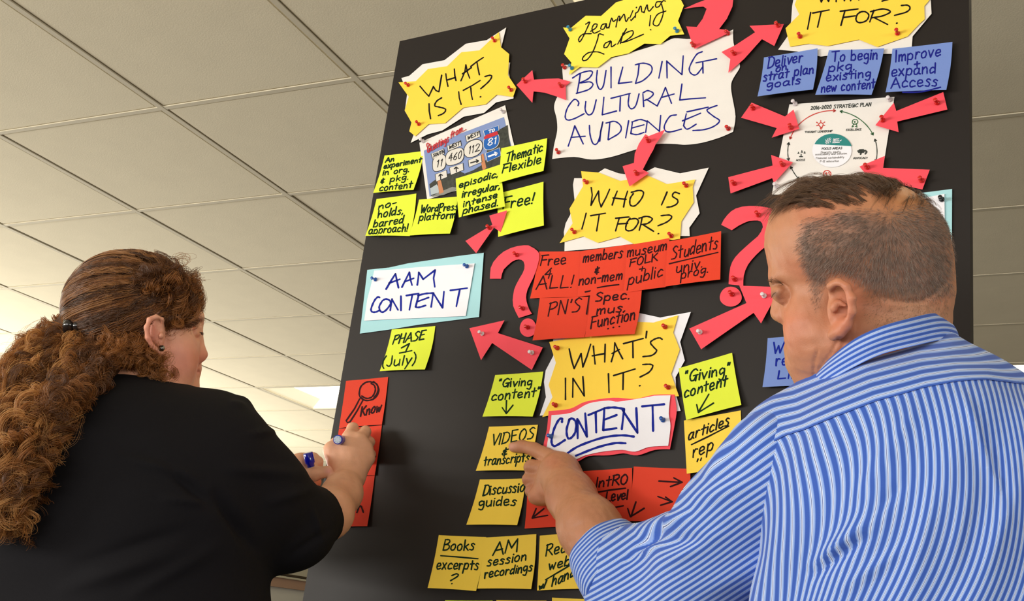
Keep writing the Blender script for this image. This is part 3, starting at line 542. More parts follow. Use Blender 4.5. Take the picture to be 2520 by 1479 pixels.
PINS = [
 (c3,1242,365,'red',.0062,'red push pin at the top right corner of the WHAT IS IT? card'),(c3,455,768,'red',.0062,'red push pin at the left corner of the WHAT IS IT? card'),(c3,552,1125,'red',.0062,'red push pin at the bottom left of the WHAT IS IT? card'),(c3,1392,815,'red',.0062,'red push pin at the right corner of the WHAT IS IT? card'),
 (c3,1522,738,'red',.0072,'red push pin in the head of the arrow pointing left to WHAT IS IT?'),(c4,148,778,'red',.0072,'red push pin in the tail of the arrow pointing left to WHAT IS IT?'),
 (c4,230,265,'teal',.007,'blue push pin at the upper left of the Learning Lab card'),(c4,1202,277,'teal',.007,'blue push pin at the right of the Learning Lab card'),(c4,245,615,'teal',.007,'blue push pin at the lower left of the Learning Lab card'),
 (c4,178,610,'red',.003,'red push pin at the upper left corner of the large white sheet'),(c4,1665,300,'red',.003,'red push pin at the upper right corner of the large white sheet'),(c4,1668,1165,'red',.003,'red push pin at the lower right corner of the large white sheet'),(c4,122,1382,'red',.003,'red push pin at the lower left corner of the large white sheet'),
 (c4,1350,408,'red',.008,'red push pin in the tip of the large curved arrow'),(c4,1722,482,'red',.007,'red push pin in the tail of the arrow pointing to IT FOR?'),(c5,455,182,'red',.007,'red push pin in the head of the arrow pointing to IT FOR?'),
 (c4,940,1278,'red',.013,'red push pin in the tail of the curved arrow below the large white sheet'),(c7,918,148,'red',.013,'red push pin in the head of the curved arrow over WHO IS IT FOR?'),
 (c5,613,262,'red',.0062,'red push pin at the lower left of the IT FOR? card'),(c5,1322,240,'red',.0062,'red push pin at the lower right of the IT FOR? card'),
 (c7,522,215,'red',.0062,'red push pin at the upper left of the WHO IS IT FOR? card'),(c7,1310,242,'red',.0062,'red push pin at the upper right of the WHO IS IT FOR? card'),(c7,425,610,'red',.0062,'red push pin at the lower left of the WHO IS IT FOR? card'),(c7,1192,640,'red',.0062,'red push pin at the lower right of the WHO IS IT FOR? card'),
 (c6,1592,1082,'red',.013,'red push pin in the small arrow pointing at Free!'),
 (c5,270,785,'red',.009,'red push pin in the tail of the arrow upper left of the poster'),(c5,545,925,'red',.009,'red push pin in the head of the arrow upper left of the poster'),(c5,1612,745,'red',.009,'red push pin in the tail of the arrow upper right of the poster'),(c5,1213,872,'red',.009,'red push pin in the head of the arrow upper right of the poster'),
 (c5,135,1332,'red',.009,'red push pin in the tail of the arrow lower left of the poster'),(c5,488,1194,'red',.009,'red push pin in the head of the arrow lower left of the poster'),(c5,1102,1214,'red',.009,'red push pin in the head of the arrow lower right of the poster'),(c5,1498,1310,'red',.009,'red push pin in the tail of the arrow lower right of the poster'),
 (c5,578,752,'white',.003,'white push pin at the upper left corner of the poster'),(c5,1265,720,'white',.003,'white push pin at the upper right corner of the poster'),(c5,444,1352,'white',.003,'white push pin at the lower left corner of the poster'),
 (c3,590,1280,'white',.003,'white push pin at the upper left corner of the postcard'),(c3,1320,1012,'white',.003,'white push pin at the upper right corner of the postcard'),
 (c8,1687,188,'red',.005,'red push pin at the top of the left question mark'),(c8,1747,728,'red',.005,'red push pin at the foot of the left question mark'),(c8,1797,920,'red',.005,'red push pin in the dot of the left question mark'),
 (c8,1340,985,'white',.007,'white push pin in the head of the arrow below the light blue card'),(c8,1842,1175,'white',.007,'white push pin in the tail of the arrow below the light blue card'),
 (c8,258,435,'blue',.0062,'blue push pin at the left of the blue-edged card at the left edge'),(c8,1182,302,'blue',.0062,'blue push pin at the upper right of the blue-edged card at the left edge'),
 (c12,640,250,'red',.005,'red push pin at the top of the right question mark'),(c12,475,700,'red',.005,'red push pin at the foot of the right question mark'),(c12,455,805,'red',.005,'red push pin in the dot of the right question mark'),
 (c12,680,815,'white',.010,'white push pin in the head of the long arrow by the nose'),(c12,232,1068,'white',.010,'white push pin in the tail of the long arrow by the nose'),
 (c9,805,332,'red',.0072,"red push pin at the upper left of the WHAT'S IN IT? card"),(c9,1733,150,'red',.0072,"red push pin at the upper right of the WHAT'S IN IT? card"),(c9,1760,670,'red',.0072,"red push pin at the lower right of the WHAT'S IN IT? card"),(c9,790,824,'red',.0072,"red push pin at the lower left of the WHAT'S IN IT? card"),
 (c9,750,1092,'blue',.0100,'blue push pin at the left of the CONTENT card'),(c9,1715,952,'blue',.0100,'blue push pin at the right of the CONTENT card'),
 (c12,1922,140,'black',.0062,'black push pin in the card behind the short-haired head'),
]
for a in PINS: pin(*a)
# printed poster
ps = empty('printed_poster', centre(pp(c5, "540,760 1305,705 1190,1440 412,1415"), .002)); tag(ps, 'white printed poster headed 2016-2020 STRATEGIC PLAN with a ring of arrows', 'poster')
o = polysheet('sheet', pp(c5, "540,760 1305,705 1285,830 1265,950 1235,1140 1190,1440 412,1415 470,1120"), P_W, None, .002); setparent(o, ps)
def pstroke(sts, w, m, nm, off=.0023): return lettering(sts, w, m, ps, lambda x, y: B(x, y, off), nm)
def arc(a0, a1, rx=325, ry=300, cx=853, cy=1105, n=16):
    return [c5(np.array([cx + rx * math.cos(a), cy - ry * math.sin(a)])) for a in np.linspace(math.radians(a0), math.radians(a1), n)]
def arrowed(a0, a1, m, nm, both=True):
    P = arc(a0, a1); st = [P]
    for e_, f_ in ((P[-1], P[-2]), (P[0], P[1])):
        d = (e_ - f_) / np.linalg.norm(e_ - f_); nn = np.array([-d[1], d[0]])
        for q in (1.6, 3.2): st.append([e_ - d * (q * 1.2) + nn * q * .8, e_ - d * (q * 1.2) - nn * q * .8])
        st.append([e_, e_ - d * 5 + nn * 3]); st.append([e_, e_ - d * 5 - nn * 3])
    pstroke(st, 2.3, m, nm)
G_R = mat('print_red', srgb(200, 60, 50), .6); G_G = mat('print_green', srgb(45, 100, 55), .6); G_D = mat('print_dark', srgb(52, 58, 52), .6); G_T = mat('print_teal', srgb(22, 128, 124), .6); G_Y = mat('print_grey', srgb(120, 118, 112), .6)
arrowed(162, 86, G_R, 'red_arc'); arrowed(80, 24, G_G, 'green_arc'); arrowed(18, -14, G_D, 'dark_arc'); arrowed(167, 192, G_D, 'dark_arc'); arrowed(201, 222, G_D, 'dark_arc'); arrowed(228, 262, G_R, 'red_arc')
ell = lambda cx, cy, rx, ry, n=40, a0=0, a1=360: [tuple(c5(np.array([cx + rx * math.cos(math.radians(a)), cy - ry * math.sin(math.radians(a))]))) for a in np.linspace(a0, a1, n, endpoint=(a1 - a0) < 360)]
o = polysheet('disc', ell(850, 1095, 143, 122), P_W2, None, .0034, .0004); setparent(o, ps)
o = polysheet('teal_cap', ell(855, 1095, 143, 122, 30, 15, 158), G_T, None, .0037, .0002); setparent(o, ps)
def ctext(cr, items):
    st = []
    for w, x0, y0, x1, y1, h in items:
        a = cr(np.array([float(x0), y0])); b = cr(np.array([float(x1), y1])); sc = np.linalg.norm(cr(np.array([0., 1.])) - cr(np.array([0., 0.])))
        st += word(w, a[0], a[1], b[0], b[1], h * sc, lean=.12, jit=0)
    return st
pstroke(ctext(c5, [('2016-2020 STRATEGIC PLAN', 695, 798, 1133, 772, 24)]), 1.9, G_D, 'heading')
for it_ in ([('THOUGHT LEADERSHIP', 652, 968, 852, 960, 13), ('EXCELLENCE', 952, 952, 1062, 948, 13), ('ACCESS', 588, 1172, 652, 1170, 13), ('ADVOCACY', 1005, 1158, 1108, 1155, 13), ('GLOBAL THINKING', 722, 1315, 905, 1308, 13)]): pstroke(ctext(c5, [it_]), 1.2, G_D, 'caption', .0023)
pstroke(ctext(c5, [('FOCUS AREAS', 775, 1090, 922, 1085, 15)]), 1.2, G_D, 'heading', .0037)
pstroke(ctext(c5, [('Diversity, equity,', 768, 1115, 915, 1110, 13), ('accessibility and inclusion', 728, 1130, 958, 1122, 13), ('Financial sustainability', 733, 1158, 938, 1150, 14), ('P-12 education', 762, 1182, 900, 1178, 14)]), .8, G_Y, 'small_print', .0037)
pstroke(parse("805,1015 815,1045;815,1005 828,1048;828,1003 842,1040;800,1040 845,1010;805,1048 845,1025;802,1028 838,1003", c5) + ctext(c5, [('American', 858, 1018, 902, 1013, 9), ('Alliance of', 856, 1030, 918, 1026, 9), ('Museums', 854, 1042, 905, 1038, 9)]), 1.0, P_W2, 'emblem', .0040)
pstroke(parse("~765,925 752,905 768,893 785,903 778,925 765,925;768,932 778,932;765,938 772,940;745,895 738,890;768,885 768,878;790,893 798,888;748,912 738,915;790,912 798,914", c5), 2.4, G_R, 'bulb_icon')
pstroke(parse("~1018,905 998,895 1005,872 1030,872 1038,892 1018,905;~1018,893 1012,886 1020,882;1008,903 995,925;1028,903 1032,925;995,925 1008,920;1020,920 1032,925", c5), 2.2, G_G, 'rosette_icon')
pstroke(parse("1040,1100 1085,1098;1045,1107 1080,1107;1050,1092 1078,1090;1062,1110 1058,1122;~1090,1095 1102,1105 1092,1120", c5), 4.2, G_D, 'speech_icon')
pstroke(parse("605,1108 606,1110;630,1098 631,1100;650,1105 651,1107;625,1122 626,1124;602,1116 610,1116;626,1108 634,1108;646,1114 654,1114;615,1140 635,1140;625,1128 625,1138", c5), 2.6, G_D, 'people_icon')
pstroke(parse("~815,1290 788,1275 795,1248 822,1242 842,1262 832,1285 815,1290;~800,1262 812,1258 810,1275;825,1255 832,1270", c5), 2.4, G_R, 'globe_icon')
# postcard of road signs
pc = empty('postcard', centre([(1032, 351), (1243, 259), (1283, 420), (1051, 491)], .002)); tag(pc, 'photo postcard of highway route signs reading Greetings from... pinned under the WHAT IS IT? card', 'postcard')
def layer(nm, cr, s, m, off): o = polysheet(nm, pp(cr, s), m, None, off, .0003); setparent(o, pc); return o
layer('card_sheet', px1, "1032,351 1243,259 1262,345 1283,420 1051,491", P_W, .0018)
m_sky = mat('print_sky', srgb(128, 148, 196), .4); m_tree = mat('print_trees', srgb(48, 52, 44), .5, var=.6, vscale=160); m_sign = mat('print_sign_white', srgb(222, 218, 208), .4); m_sblue = mat('print_sign_blue', srgb(20, 96, 178), .4)
m_post = mat('print_post', srgb(196, 128, 84), .5); m_pk = mat('print_black', srgb(30, 28, 30), .5); m_red = mat('print_script_red', srgb(196, 30, 44), .5)
layer('printed_sky', px1, "1043,371 1130,330 1240,288 1250,330 1262,372 1270,410 1057,484", m_sky, .0022)
layer('printed_trees', c6, "870,560 920,520 1000,470 1100,430 1240,400 1300,430 1400,390 1500,330 1560,260 1570,140 1640,-60 1820,-160 1830,-40 1860,120 1900,300 1905,330 1200,600 1130,660 890,700", m_tree, .0025)
layer('printed_post', c6, "968,520 1010,510 1045,655 990,680", m_post, .0028); layer('printed_post', c6, "1482,210 1525,185 1562,360 1520,400", m_post, .0028)
layer('printed_house', c6, "880,610 960,560 985,600 985,660 890,690", mat('print_house', srgb(176, 188, 192), .5), .0027)
layer('printed_band', c6, "980,660 1150,590 1205,600 1200,625 1040,690 890,712", mat('print_ground', srgb(132, 134, 128), .5), .00275)
def sign(s, m=m_sign, nm='printed_sign'):
    P = np.array(pp(c6, s)); ctr_ = P.mean(0); o = polysheet(nm + '_edge', [tuple(ctr_ + (p - ctr_) * (1 + 1.6 / np.linalg.norm(p - ctr_))) for p in P], m_pk if m is m_sign else m_sign, None, .0029, .0002); setparent(o, pc)
    layer(nm, c6, s, m, .0031)
sign("895,190 1040,130 1052,190 912,250"); sign("1088,95 1245,30 1255,90 1100,155"); sign("1310,-28 1472,-88 1485,-20 1325,45"); sign("1530,-90 1705,-150 1710,-95 1545,-30", m_sblue)
def blob(cx, cy, rx, ry, p=2.0, rot=-.3, n=22):
    out = []
    for a in np.linspace(0, 2 * math.pi, n, endpoint=False):
        c, s = math.cos(a), math.sin(a); x = rx * abs(c) ** (2 / p) * (1 if c > 0 else -1); y = ry * abs(s) ** (2 / p) * (1 if s > 0 else -1)
        out.append("%f,%f" % (cx + x, cy + y + x * rot))
    return ' '.join(out)
sign(blob(990, 302, 78, 92, 3)); sign(blob(1178, 225, 108, 92, 3)); sign(blob(1403, 125, 110, 98, 2.3)); sign(blob(1622, 40, 92, 92, 2.6), m_sblue)
layer('printed_sign_top', c6, "1530,-5 1560,-40 1690,-85 1705,-60 1700,-40 1540,15", m_red, .0033)
sign("945,440 1075,390 1085,470 955,525"); sign("1118,360 1275,305 1282,385 1132,445"); sign("1345,270 1495,205 1505,290 1355,350"); sign("1555,185 1720,118 1735,210 1575,285", m_sblue)
lettering(parse("~905,150 870,80 850,60 835,80 850,120;", c6), 2, m_red, pc, lambda x, y: B(x, y, .0034), 'printed_script')
def pw(items, w, m, nm): return lettering(ctext(c6, items), w, m, pc, lambda x, y: B(x, y, .0034), nm)
pw([('SOUTH', 912, 232, 1045, 180, 40), ('WEST', 1108, 132, 1238, 80, 44), ('WEST', 1332, 18, 1470, -38, 44), ('11', 955, 355, 1025, 335, 84), ('460', 1102, 285, 1258, 240, 92), ('112', 1345, 195, 1480, 150, 92)], 1.9, m_pk, 'printed_numbers')
pw([('81', 1572, 95, 1680, 65, 82), ('TO', 1590, -62, 1660, -85, 36)], 2.3, P_W2, 'printed_route')
for st_ in ("1008,500 1005,440;985,460 1005,438;1005,438 1028,450", "1198,408 1195,355;1172,372 1195,352;1195,352 1220,368", "1372,300 1460,275;1440,262 1465,275;1465,275 1445,295"):
    lettering(parse(st_, c6), 3.0, m_pk, pc, lambda x, y: B(x, y, .0033), 'printed_arrow')
lettering(parse("1590,222 1690,185;1665,172 1692,185;1692,185 1675,208", c6), 4.0, P_W2, pc, lambda x, y: B(x, y, .0034), 'printed_arrow')
_g = []
a = c3(np.array([650., 1400.])); b = c3(np.array([985., 1180.]))
_g = word('Greetings', *c3(np.array([630., 1392.])), *c3(np.array([826., 1290.])), 19, lean=.1) + word('from...', *c3(np.array([840., 1262.])), *c3(np.array([985., 1180.])), 17, lean=.1)
lettering(_g, 2.2, m_red, pc, lambda x, y: B(x, y, .0034), 'printed_greeting')
# ------------------------------------------------------------------ smooth solids (signed distance, surface nets)
class Solid:
    """bodies and clothes: blended ellipsoids and tapered limbs, points in camera axes (metres)"""
    def __init__(s): s.p = []
    def rc(s, a, b, ra, rb, k=.012, op='+', col=None):
        a = np.array(a, float); b = np.array(b, float); s.p.append(('c', a, b, ra, rb, k, op, col)); return s
    def chain(s, pts, k=.012, op='+'):
        for (a, ra), (b, rb) in zip(pts[:-1], pts[1:]): s.rc(a, b, ra, rb, k, op)
        return s
    def el(s, c, r, k=.012, op='+', rot=None):
        s.p.append(('e', np.array(c, float), np.array(r, float), np.eye(3) if rot is None else rot, None, k, op, None)); return s
    def cut(s, pt, nrm):
        s.p.append(('h', np.array(pt, float), np.array(nrm, float) / np.linalg.norm(nrm), None, None, 0, '&', None)); return s
    @staticmethod
    def d(q, P):
        if q[0] == 'c':
            a, b, ra, rb = q[1:5]; ab = b - a; L = max(ab @ ab, 1e-12)
            t = np.clip(((P - a) @ ab) / L, 0, 1); return np.linalg.norm(P - a - t[..., None] * ab, axis=-1) - (ra + (rb - ra) * t)
        if q[0] == 'e':
            c, r, rot = q[1:4]; L = (P - c) @ rot.T
            k0 = np.linalg.norm(L / r, axis=-1); k1 = np.linalg.norm(L / (r * r), axis=-1); return k0 * (k0 - 1) / np.maximum(k1, 1e-9)
        return (P - q[1]) @ q[2]
    @staticmethod
    def mix(D, x, k, op):
        if op == '+':
            if k <= 0: return np.minimum(D, x)
            h = np.maximum(k - np.abs(D - x), 0) / k; return np.minimum(D, x) - h * h * k * .25
        if op == '-':
            if k <= 0: return np.maximum(D, -x)
            h = np.maximum(k - np.abs(D + x), 0) / k; return np.maximum(D, -x) + h * h * k * .25
        return np.maximum(D, x)
    def field(s, P):
        D = np.full(P.shape[:-1], 10.0)
        for q in s.p: D = s.mix(D, s.d(q, P), q[5], q[6])
        return D
    def bounds(s):
        lo = np.full(3, 1e9); hi = -lo
        for q in s.p:
            if q[6] != '+': continue
            if q[0] == 'c':
                r = max(q[3], q[4]) + q[5]; lo = np.minimum(lo, np.minimum(q[1], q[2]) - r); hi = np.maximum(hi, np.maximum(q[1], q[2]) + r)
            elif q[0] == 'e':
                r = max(q[2]) + q[5]; lo = np.minimum(lo, q[1] - r); hi = np.maximum(hi, q[1] + r)
        return lo, hi
    def net(s, h):
        n = 12; lo, hi = s.bounds(); bs = n * h; nb = np.ceil((hi - lo) / bs).astype(int) + 1
        I = np.stack(np.meshgrid(*[np.arange(k) for k in nb], indexing='ij'), -1).reshape(-1, 3)
        C = lo + (I + .5) * bs; hd = bs * .87
        D = s.field(C); act = np.abs(D) < hd * 1.6 + .01
        I = I[act]; C = C[act]; m = len(I)
        g = np.arange(n + 1); G = np.stack(np.meshgrid(g, g, g, indexing='ij'), -1) * h
        dims = nb * n + 2
        vid = []; vpos = []; edges = []
        CH = 250
        for c0 in range(0, m, CH):
            Ic = I[c0:c0 + CH]; Cc = C[c0:c0 + CH]; P = (lo + Ic * bs)[:, None, None, None, :] + G
            V = np.full(P.shape[:-1], 10.0)
            for q in s.p:
                dc = s.d(q, Cc)
                if q[6] == '+': near = dc < hd * 2.2 + q[5] + .02
                elif q[6] == '-': near = dc < hd * 1.6 + q[5] + .01
                else: near = dc > -hd * 1.6
                if near.any(): V[near] = s.mix(V[near], s.d(q, P[near]), q[5], q[6])
            sg = V < 0
            c8 = [(slice(i, n + i) , slice(j, n + j), slice(k, n + k)) for i in (0, 1) for j in (0, 1) for k in (0, 1)]
            cnt = sum(sg[(slice(None),) + c].astype(np.int8) for c in c8); mask = (cnt > 0) & (cnt < 8)
            b, i, j, k = np.nonzero(mask)
            acc = np.zeros((len(b), 3)); w = np.zeros(len(b)); base = np.stack([i, j, k], 1)
            for ax in range(3):
                o1, o2 = [x for x in range(3) if x != ax]
                for u in (0, 1):
                    for v in (0, 1):
                        p0 = base.copy(); p0[:, o1] += u; p0[:, o2] += v; p1 = p0.copy(); p1[:, ax] += 1
                        a0 = V[b, p0[:, 0], p0[:, 1], p0[:, 2]]; a1 = V[b, p1[:, 0], p1[:, 1], p1[:, 2]]
                        cr = (a0 < 0) != (a1 < 0); t = np.where(cr, a0 / np.where(cr, a0 - a1, 1), 0)
                        pt = p0.astype(float); pt[:, ax] += t; acc += pt * cr[:, None]; w += cr
            gi = Ic[b] * n + base; vid.append((gi[:, 0] * dims[1] + gi[:, 1]) * dims[2] + gi[:, 2])
            vpos.append(lo + (Ic[b] * n + acc / w[:, None]) * h)
            for ax in range(3):
                s0 = [slice(None), slice(0, n), slice(0, n), slice(0, n)]; s1 = list(s0); s1[1 + ax] = slice(1, n + 1)
                A = sg[tuple(s0)]; Bq = sg[tuple(s1)]; b2, i2, j2, k2 = np.nonzero(A != Bq)
                gi = Ic[b2] * n + np.stack([i2, j2, k2], 1); edges.append((gi, np.full(len(b2), ax), A[b2, i2, j2, k2]))
        vid = np.concatenate(vid); vpos = np.concatenate(vpos); o = np.argsort(vid); vid = vid[o]; vpos = vpos[o]
        F_ = []
        for gi, ax, ins in edges:
            for a in range(3):
                m_ = ax == a
                if not m_.any(): continue
                g0 = gi[m_]; o1, o2 = (a + 1) % 3, (a + 2) % 3; q = []
                for du, dv in ((0, 0), (1, 0), (1, 1), (0, 1)):
                    c = g0.copy(); c[:, o1] -= du; c[:, o2] -= dv; q.append((c[:, 0] * dims[1] + c[:, 1]) * dims[2] + c[:, 2])
                q = np.stack(q, 1); ix = np.searchsorted(vid, q); ix = np.minimum(ix, len(vid) - 1); ok = (vid[ix] == q).all(1); ix = ix[ok]
                fl = ins[m_][ok]; ix[~fl] = ix[~fl][:, ::-1]; F_.append(ix)
        return vpos, np.concatenate(F_)
def vnormals(V, Fq):
    a = V[Fq[:, 2]] - V[Fq[:, 0]]; b = V[Fq[:, 3]] - V[Fq[:, 1]]; fn = np.cross(a, b); N = np.zeros_like(V)
    for i in range(4): np.add.at(N, Fq[:, i], fn)
    return N / np.maximum(np.linalg.norm(N, axis=1), 1e-12)[:, None]
def qmesh(name, Vc, Fq, m, parent=None, col=None, uv=None):
    """quad mesh from camera-axes points; optional vertex colours (linear) and per-vertex 2D coordinates"""
    W_ = c2w(Vc); me = bpy.data.meshes.new(name); nv, nf = len(W_), len(Fq)
    me.vertices.add(nv); me.vertices.foreach_set('co', W_.astype(np.float32).ravel())
    me.loops.add(nf * 4); me.loops.foreach_set('vertex_index', Fq.astype(np.int32).ravel())
    me.polygons.add(nf); me.polygons.foreach_set('loop_start', np.arange(0, nf * 4, 4, dtype=np.int32))
    me.update(calc_edges=True); me.validate()
    me.polygons.foreach_set('use_smooth', np.ones(len(me.polygons), bool))
    if col is not None:
        a = me.color_attributes.new('tint', 'FLOAT_COLOR', 'POINT'); a.data.foreach_set('color', np.concatenate([col, np.ones((nv, 1))], 1).astype(np.float32).ravel())
    if uv is not None:
        a = me.attributes.new('weave', 'FLOAT_VECTOR', 'POINT'); a.data.foreach_set('vector', np.concatenate([uv, np.zeros((nv, 3 - uv.shape[1]))], 1).astype(np.float32).ravel())
    o = link(name, me, m)
    if parent is not None: setparent(o, parent)
    return o
def px_of(V): return np.stack([CX + FPX * V[:, 0] / V[:, 2], CY + FPX * V[:, 1] / V[:, 2]], 1)
def sstep(a, b, x): t = np.clip((x - a) / (b - a), 0, 1); return t * t * (3 - 2 * t)
def noise3(P, s, seed=0):
    """cheap smooth noise from a few sine waves"""
    r = np.random.default_rng(seed); out = np.zeros(len(P))
    for i in range(7):
        k = r.normal(size=3); k /= np.linalg.norm(k); f = s * r.uniform(.6, 1.7); out += np.sin(P @ k * f + r.uniform(0, 6.28))
    return out / 7 ** .5
def gauss(Q, x, y, sx, sy=None, rot=0.):
    sy = sy or sx; dx = Q[:, 0] - x; dy = Q[:, 1] - y; c, s_ = math.cos(rot), math.sin(rot); u = dx * c + dy * s_; v = -dx * s_ + dy * c
    return np.exp(-.5 * ((u / sx) ** 2 + (v / sy) ** 2))
def warp(V, pairs, sig=60., zr=None):
    """pull parts of a finished solid so that the outline passes through measured points: (x,y)->(x,y) in pixels"""
    if not pairs: return V
    Q = px_of(V); P = np.array(pairs, float); n = len(P); src = P[:, :2]; dst = P[:, 2:4]
    G = np.exp(-.5 * ((src[:, None] - src[None]) ** 2).sum(-1) / sig ** 2) + np.eye(n) * .05
    Wt = np.linalg.solve(G, dst - src); D = np.exp(-.5 * ((Q[:, None] - src[None]) ** 2).sum(-1) / sig ** 2) @ Wt
    if zr is not None: D *= sstep(zr[0], zr[1], V[:, 2])[:, None] if zr[0] < zr[1] else (1 - sstep(zr[1], zr[0], V[:, 2]))[:, None]
    O = V.copy(); O[:, 0] += D[:, 0] * V[:, 2] / FPX; O[:, 1] += D[:, 1] * V[:, 2] / FPX; return O
def polydist(Q, pts):
    """signed distance (pixels) of points Q to the polyline pts, + on its right-hand/lower side"""
    pts = np.array(pts, float); best = np.full(len(Q), 1e9); sg = np.ones(len(Q))
    for a, b in zip(pts[:-1], pts[1:]):
        ab = b - a; t = np.clip(((Q - a) @ ab) / (ab @ ab), 0, 1); d = Q - a - t[:, None] * ab; L = np.linalg.norm(d, axis=1)
        c = ab[0] * (Q[:, 1] - a[1]) - ab[1] * (Q[:, 0] - a[0]); u = L < best; best[u] = L[u]; sg[u] = np.sign(c[u])
    return best * sg
def inpoly(Q, pts):
    pts = np.array(pts, float); c = np.zeros(len(Q), bool); j = len(pts) - 1
    for i in range(len(pts)):
        xi, yi = pts[i]; xj, yj = pts[j]
        m = ((yi > Q[:, 1]) != (yj > Q[:, 1])) & (Q[:, 0] < (xj - xi) * (Q[:, 1] - yi) / ((yj - yi) or 1e-9) + xi); c ^= m; j = i
    return c
def strands(name, paths, radius, m, parent, tip=.3):
    """hair: one Curves object; paths = list of (n,3) camera-axes arrays"""
    cu = bpy.data.hair_curves.new(name); cu.add_curves([len(p) for p in paths])
    P = c2w(np.concatenate(paths)); cu.attributes['position'].data.foreach_set('vector', P.astype(np.float32).ravel())
    rad = np.concatenate([(radius * random.uniform(.7, 1.3)) * np.linspace(1, tip, len(p)) for p in paths])
    a = cu.attributes.get('radius') or cu.attributes.new('radius', 'FLOAT', 'POINT'); a.data.foreach_set('value', rad.astype(np.float32))
    cu.materials.append(m); o = bpy.data.objects.new(name, cu); COL.objects.link(o); setparent(o, parent); return o
def hairmat(name, c1, c2, rough=.35):
    m = bpy.data.materials.new(name); m.use_nodes = True; nt = m.node_tree; nt.nodes.clear()
    out = nt.nodes.new('ShaderNodeOutputMaterial'); p = nt.nodes.new('ShaderNodeBsdfPrincipled'); hi = nt.nodes.new('ShaderNodeHairInfo'); mx = nt.nodes.new('ShaderNodeMix'); mx.data_type = 'RGBA'
    nt.links.new(hi.outputs['Random'], mx.inputs[0]); mx.inputs[6].default_value = c1; mx.inputs[7].default_value = c2
    nt.links.new(mx.outputs[2], p.inputs['Base Color']); p.inputs['Roughness'].default_value = rough; p.inputs['Specular IOR Level'].default_value = .6
    tr = nt.nodes.new('ShaderNodeBsdfTranslucent'); nt.links.new(mx.outputs[2], tr.inputs[0]); ms = nt.nodes.new('ShaderNodeMixShader'); ms.inputs[0].default_value = .3
    nt.links.new(p.outputs[0], ms.inputs[1]); nt.links.new(tr.outputs[0], ms.inputs[2]); nt.links.new(ms.outputs[0], out.inputs[0]); return m
def fl(x, y, dx=0, dy=0, z=0):      # world point in camera axes
    return w2c((x, y, z))
SHIRT_WARP = [(2440, 862, 2440, 872), (2520, 885, 2520, 914), (2610, 905, 2610, 945), (2350, 990, 2350, 990), (2450, 1060, 2450, 1060)]
# ------------------------------------------------------------------ the man
m_skin = mat('skin', srgb(196, 138, 106), .48, .4, bump=.18, bscale=700, sss=.12, attr='tint', var=.05, vscale=60)
man = empty('person', c2w(K(2330, 1400, 1.2)) * [1, 1, 0]); tag(man, 'person in a blue striped shirt with short hair pointing at the VIDEOS note', 'person')
H = Solid()
H.el(K(2115, 606, 1.29), (.100, .0785, .079), .01)
H.el(K(2185, 690, 1.29), (.065, .075, .068), .03)
H.el(K(1992, 585, 1.305), (.046, .062, .060), .03)
H.el(K(2036, 722, 1.305), (.056, .082, .060), .022)
H.el(K(2004, 815, 1.268), (.034, .046, .034), .02)
H.el(K(2020, 815, 1.345), (.034, .046, .034), .02)
H.rc(K(2075, 850, 1.245), K(2000, 898, 1.290), .028, .026, .025)
H.rc(K(2085, 850, 1.350), K(2000, 898, 1.330), .028, .026, .025)
H.el(K(2036, 882, 1.30), (.034, .030, .043), .025)
H.rc(K(1921, 692, 1.285), K(1928, 690, 1.352), .0095, .0095, .02)
H.rc(K(1931, 700, 1.325), K(1918, 768, 1.332), .0085, .0115, .012)
H.el(K(1930, 776, 1.318), (.0105, .0080, .008), .008); H.el(K(1934, 776, 1.346), (.0105, .0080, .008), .008)
H.el(K(1918, 722, 1.281), (.011, .012, .013), .012, '-'); H.el(K(1936, 720, 1.357), (.011, .012, .013), .012, '-')
H.el(K(1931, 722, 1.287), (.0132, .0132, .0132), .003); H.el(K(1947, 720, 1.352), (.0132, .0132, .0132), .003)
for _c in (K(1931, 722, 1.287), K(1947, 720, 1.352)): H.rc(_c + [-.0125, .0042, -.0095], _c + [-.0130, .0042, .0085], .0018, .0018, .0015, '-')
H.rc(K(1917, 713, 1.276), K(1908, 716, 1.296), .0035, .0035, .006); H.rc(K(1915, 728, 1.277), K(1907, 728, 1.296), .003, .003, .006)
H.el(K(1953, 838, 1.325), (.010, .006, .020), .010); H.el(K(1960, 853, 1.325), (.010, .006, .018), .010); H.rc(K(1925, 845, 1.31), K(1927, 845, 1.34), .0025, .0025, .004, '-')
H.el(K(1988, 884, 1.315), (.021, .019, .022), .015)
# neck, nape folds
H.rc(K(2195, 740, 1.295), K(2195, 930, 1.280), .063, .062, .03)
H.rc(K(2150, 850, 1.27), K(2095, 945, 1.29), .048, .042, .03)
H.rc(K(2290, 778, 1.30), K(2215, 800, 1.245), .020, .018, .016)
# ear
ez = 1.204
H.el(K(2072, 760, ez + .012), (.016, .026, .010), .012)
er = [(2045, 722, ez + .012), (2046, 704, ez + .004), (2064, 695, ez - .003), (2084, 706, ez - .010), (2096, 734, ez - .014), (2096, 766, ez - .013), (2084, 797, ez - .006), (2064, 818, ez + .001), (2050, 826, ez + .008)]
H.chain([(K(*p), r) for p, r in zip(er, (.0036, .0042, .0045, .0045, .0045, .0045, .0046, .0048, .0045))], .004)
H.rc(K(2080, 797, ez - .002), K(2058, 820, ez + .008), .005, .006, .010)
H.el(K(2066, 762, ez - .004), (.0085, .0105, .0095), .004, '-')
H.el(K(2062, 726, ez - .004), (.0065, .0095, .0075), .004, '-', )
H.rc(K(2062, 742, ez + .000), K(2080, 752, ez - .004), .0030, .0028, .004)
H.el(K(2053, 757, ez + .002), (.0048, .0060, .005), .004)
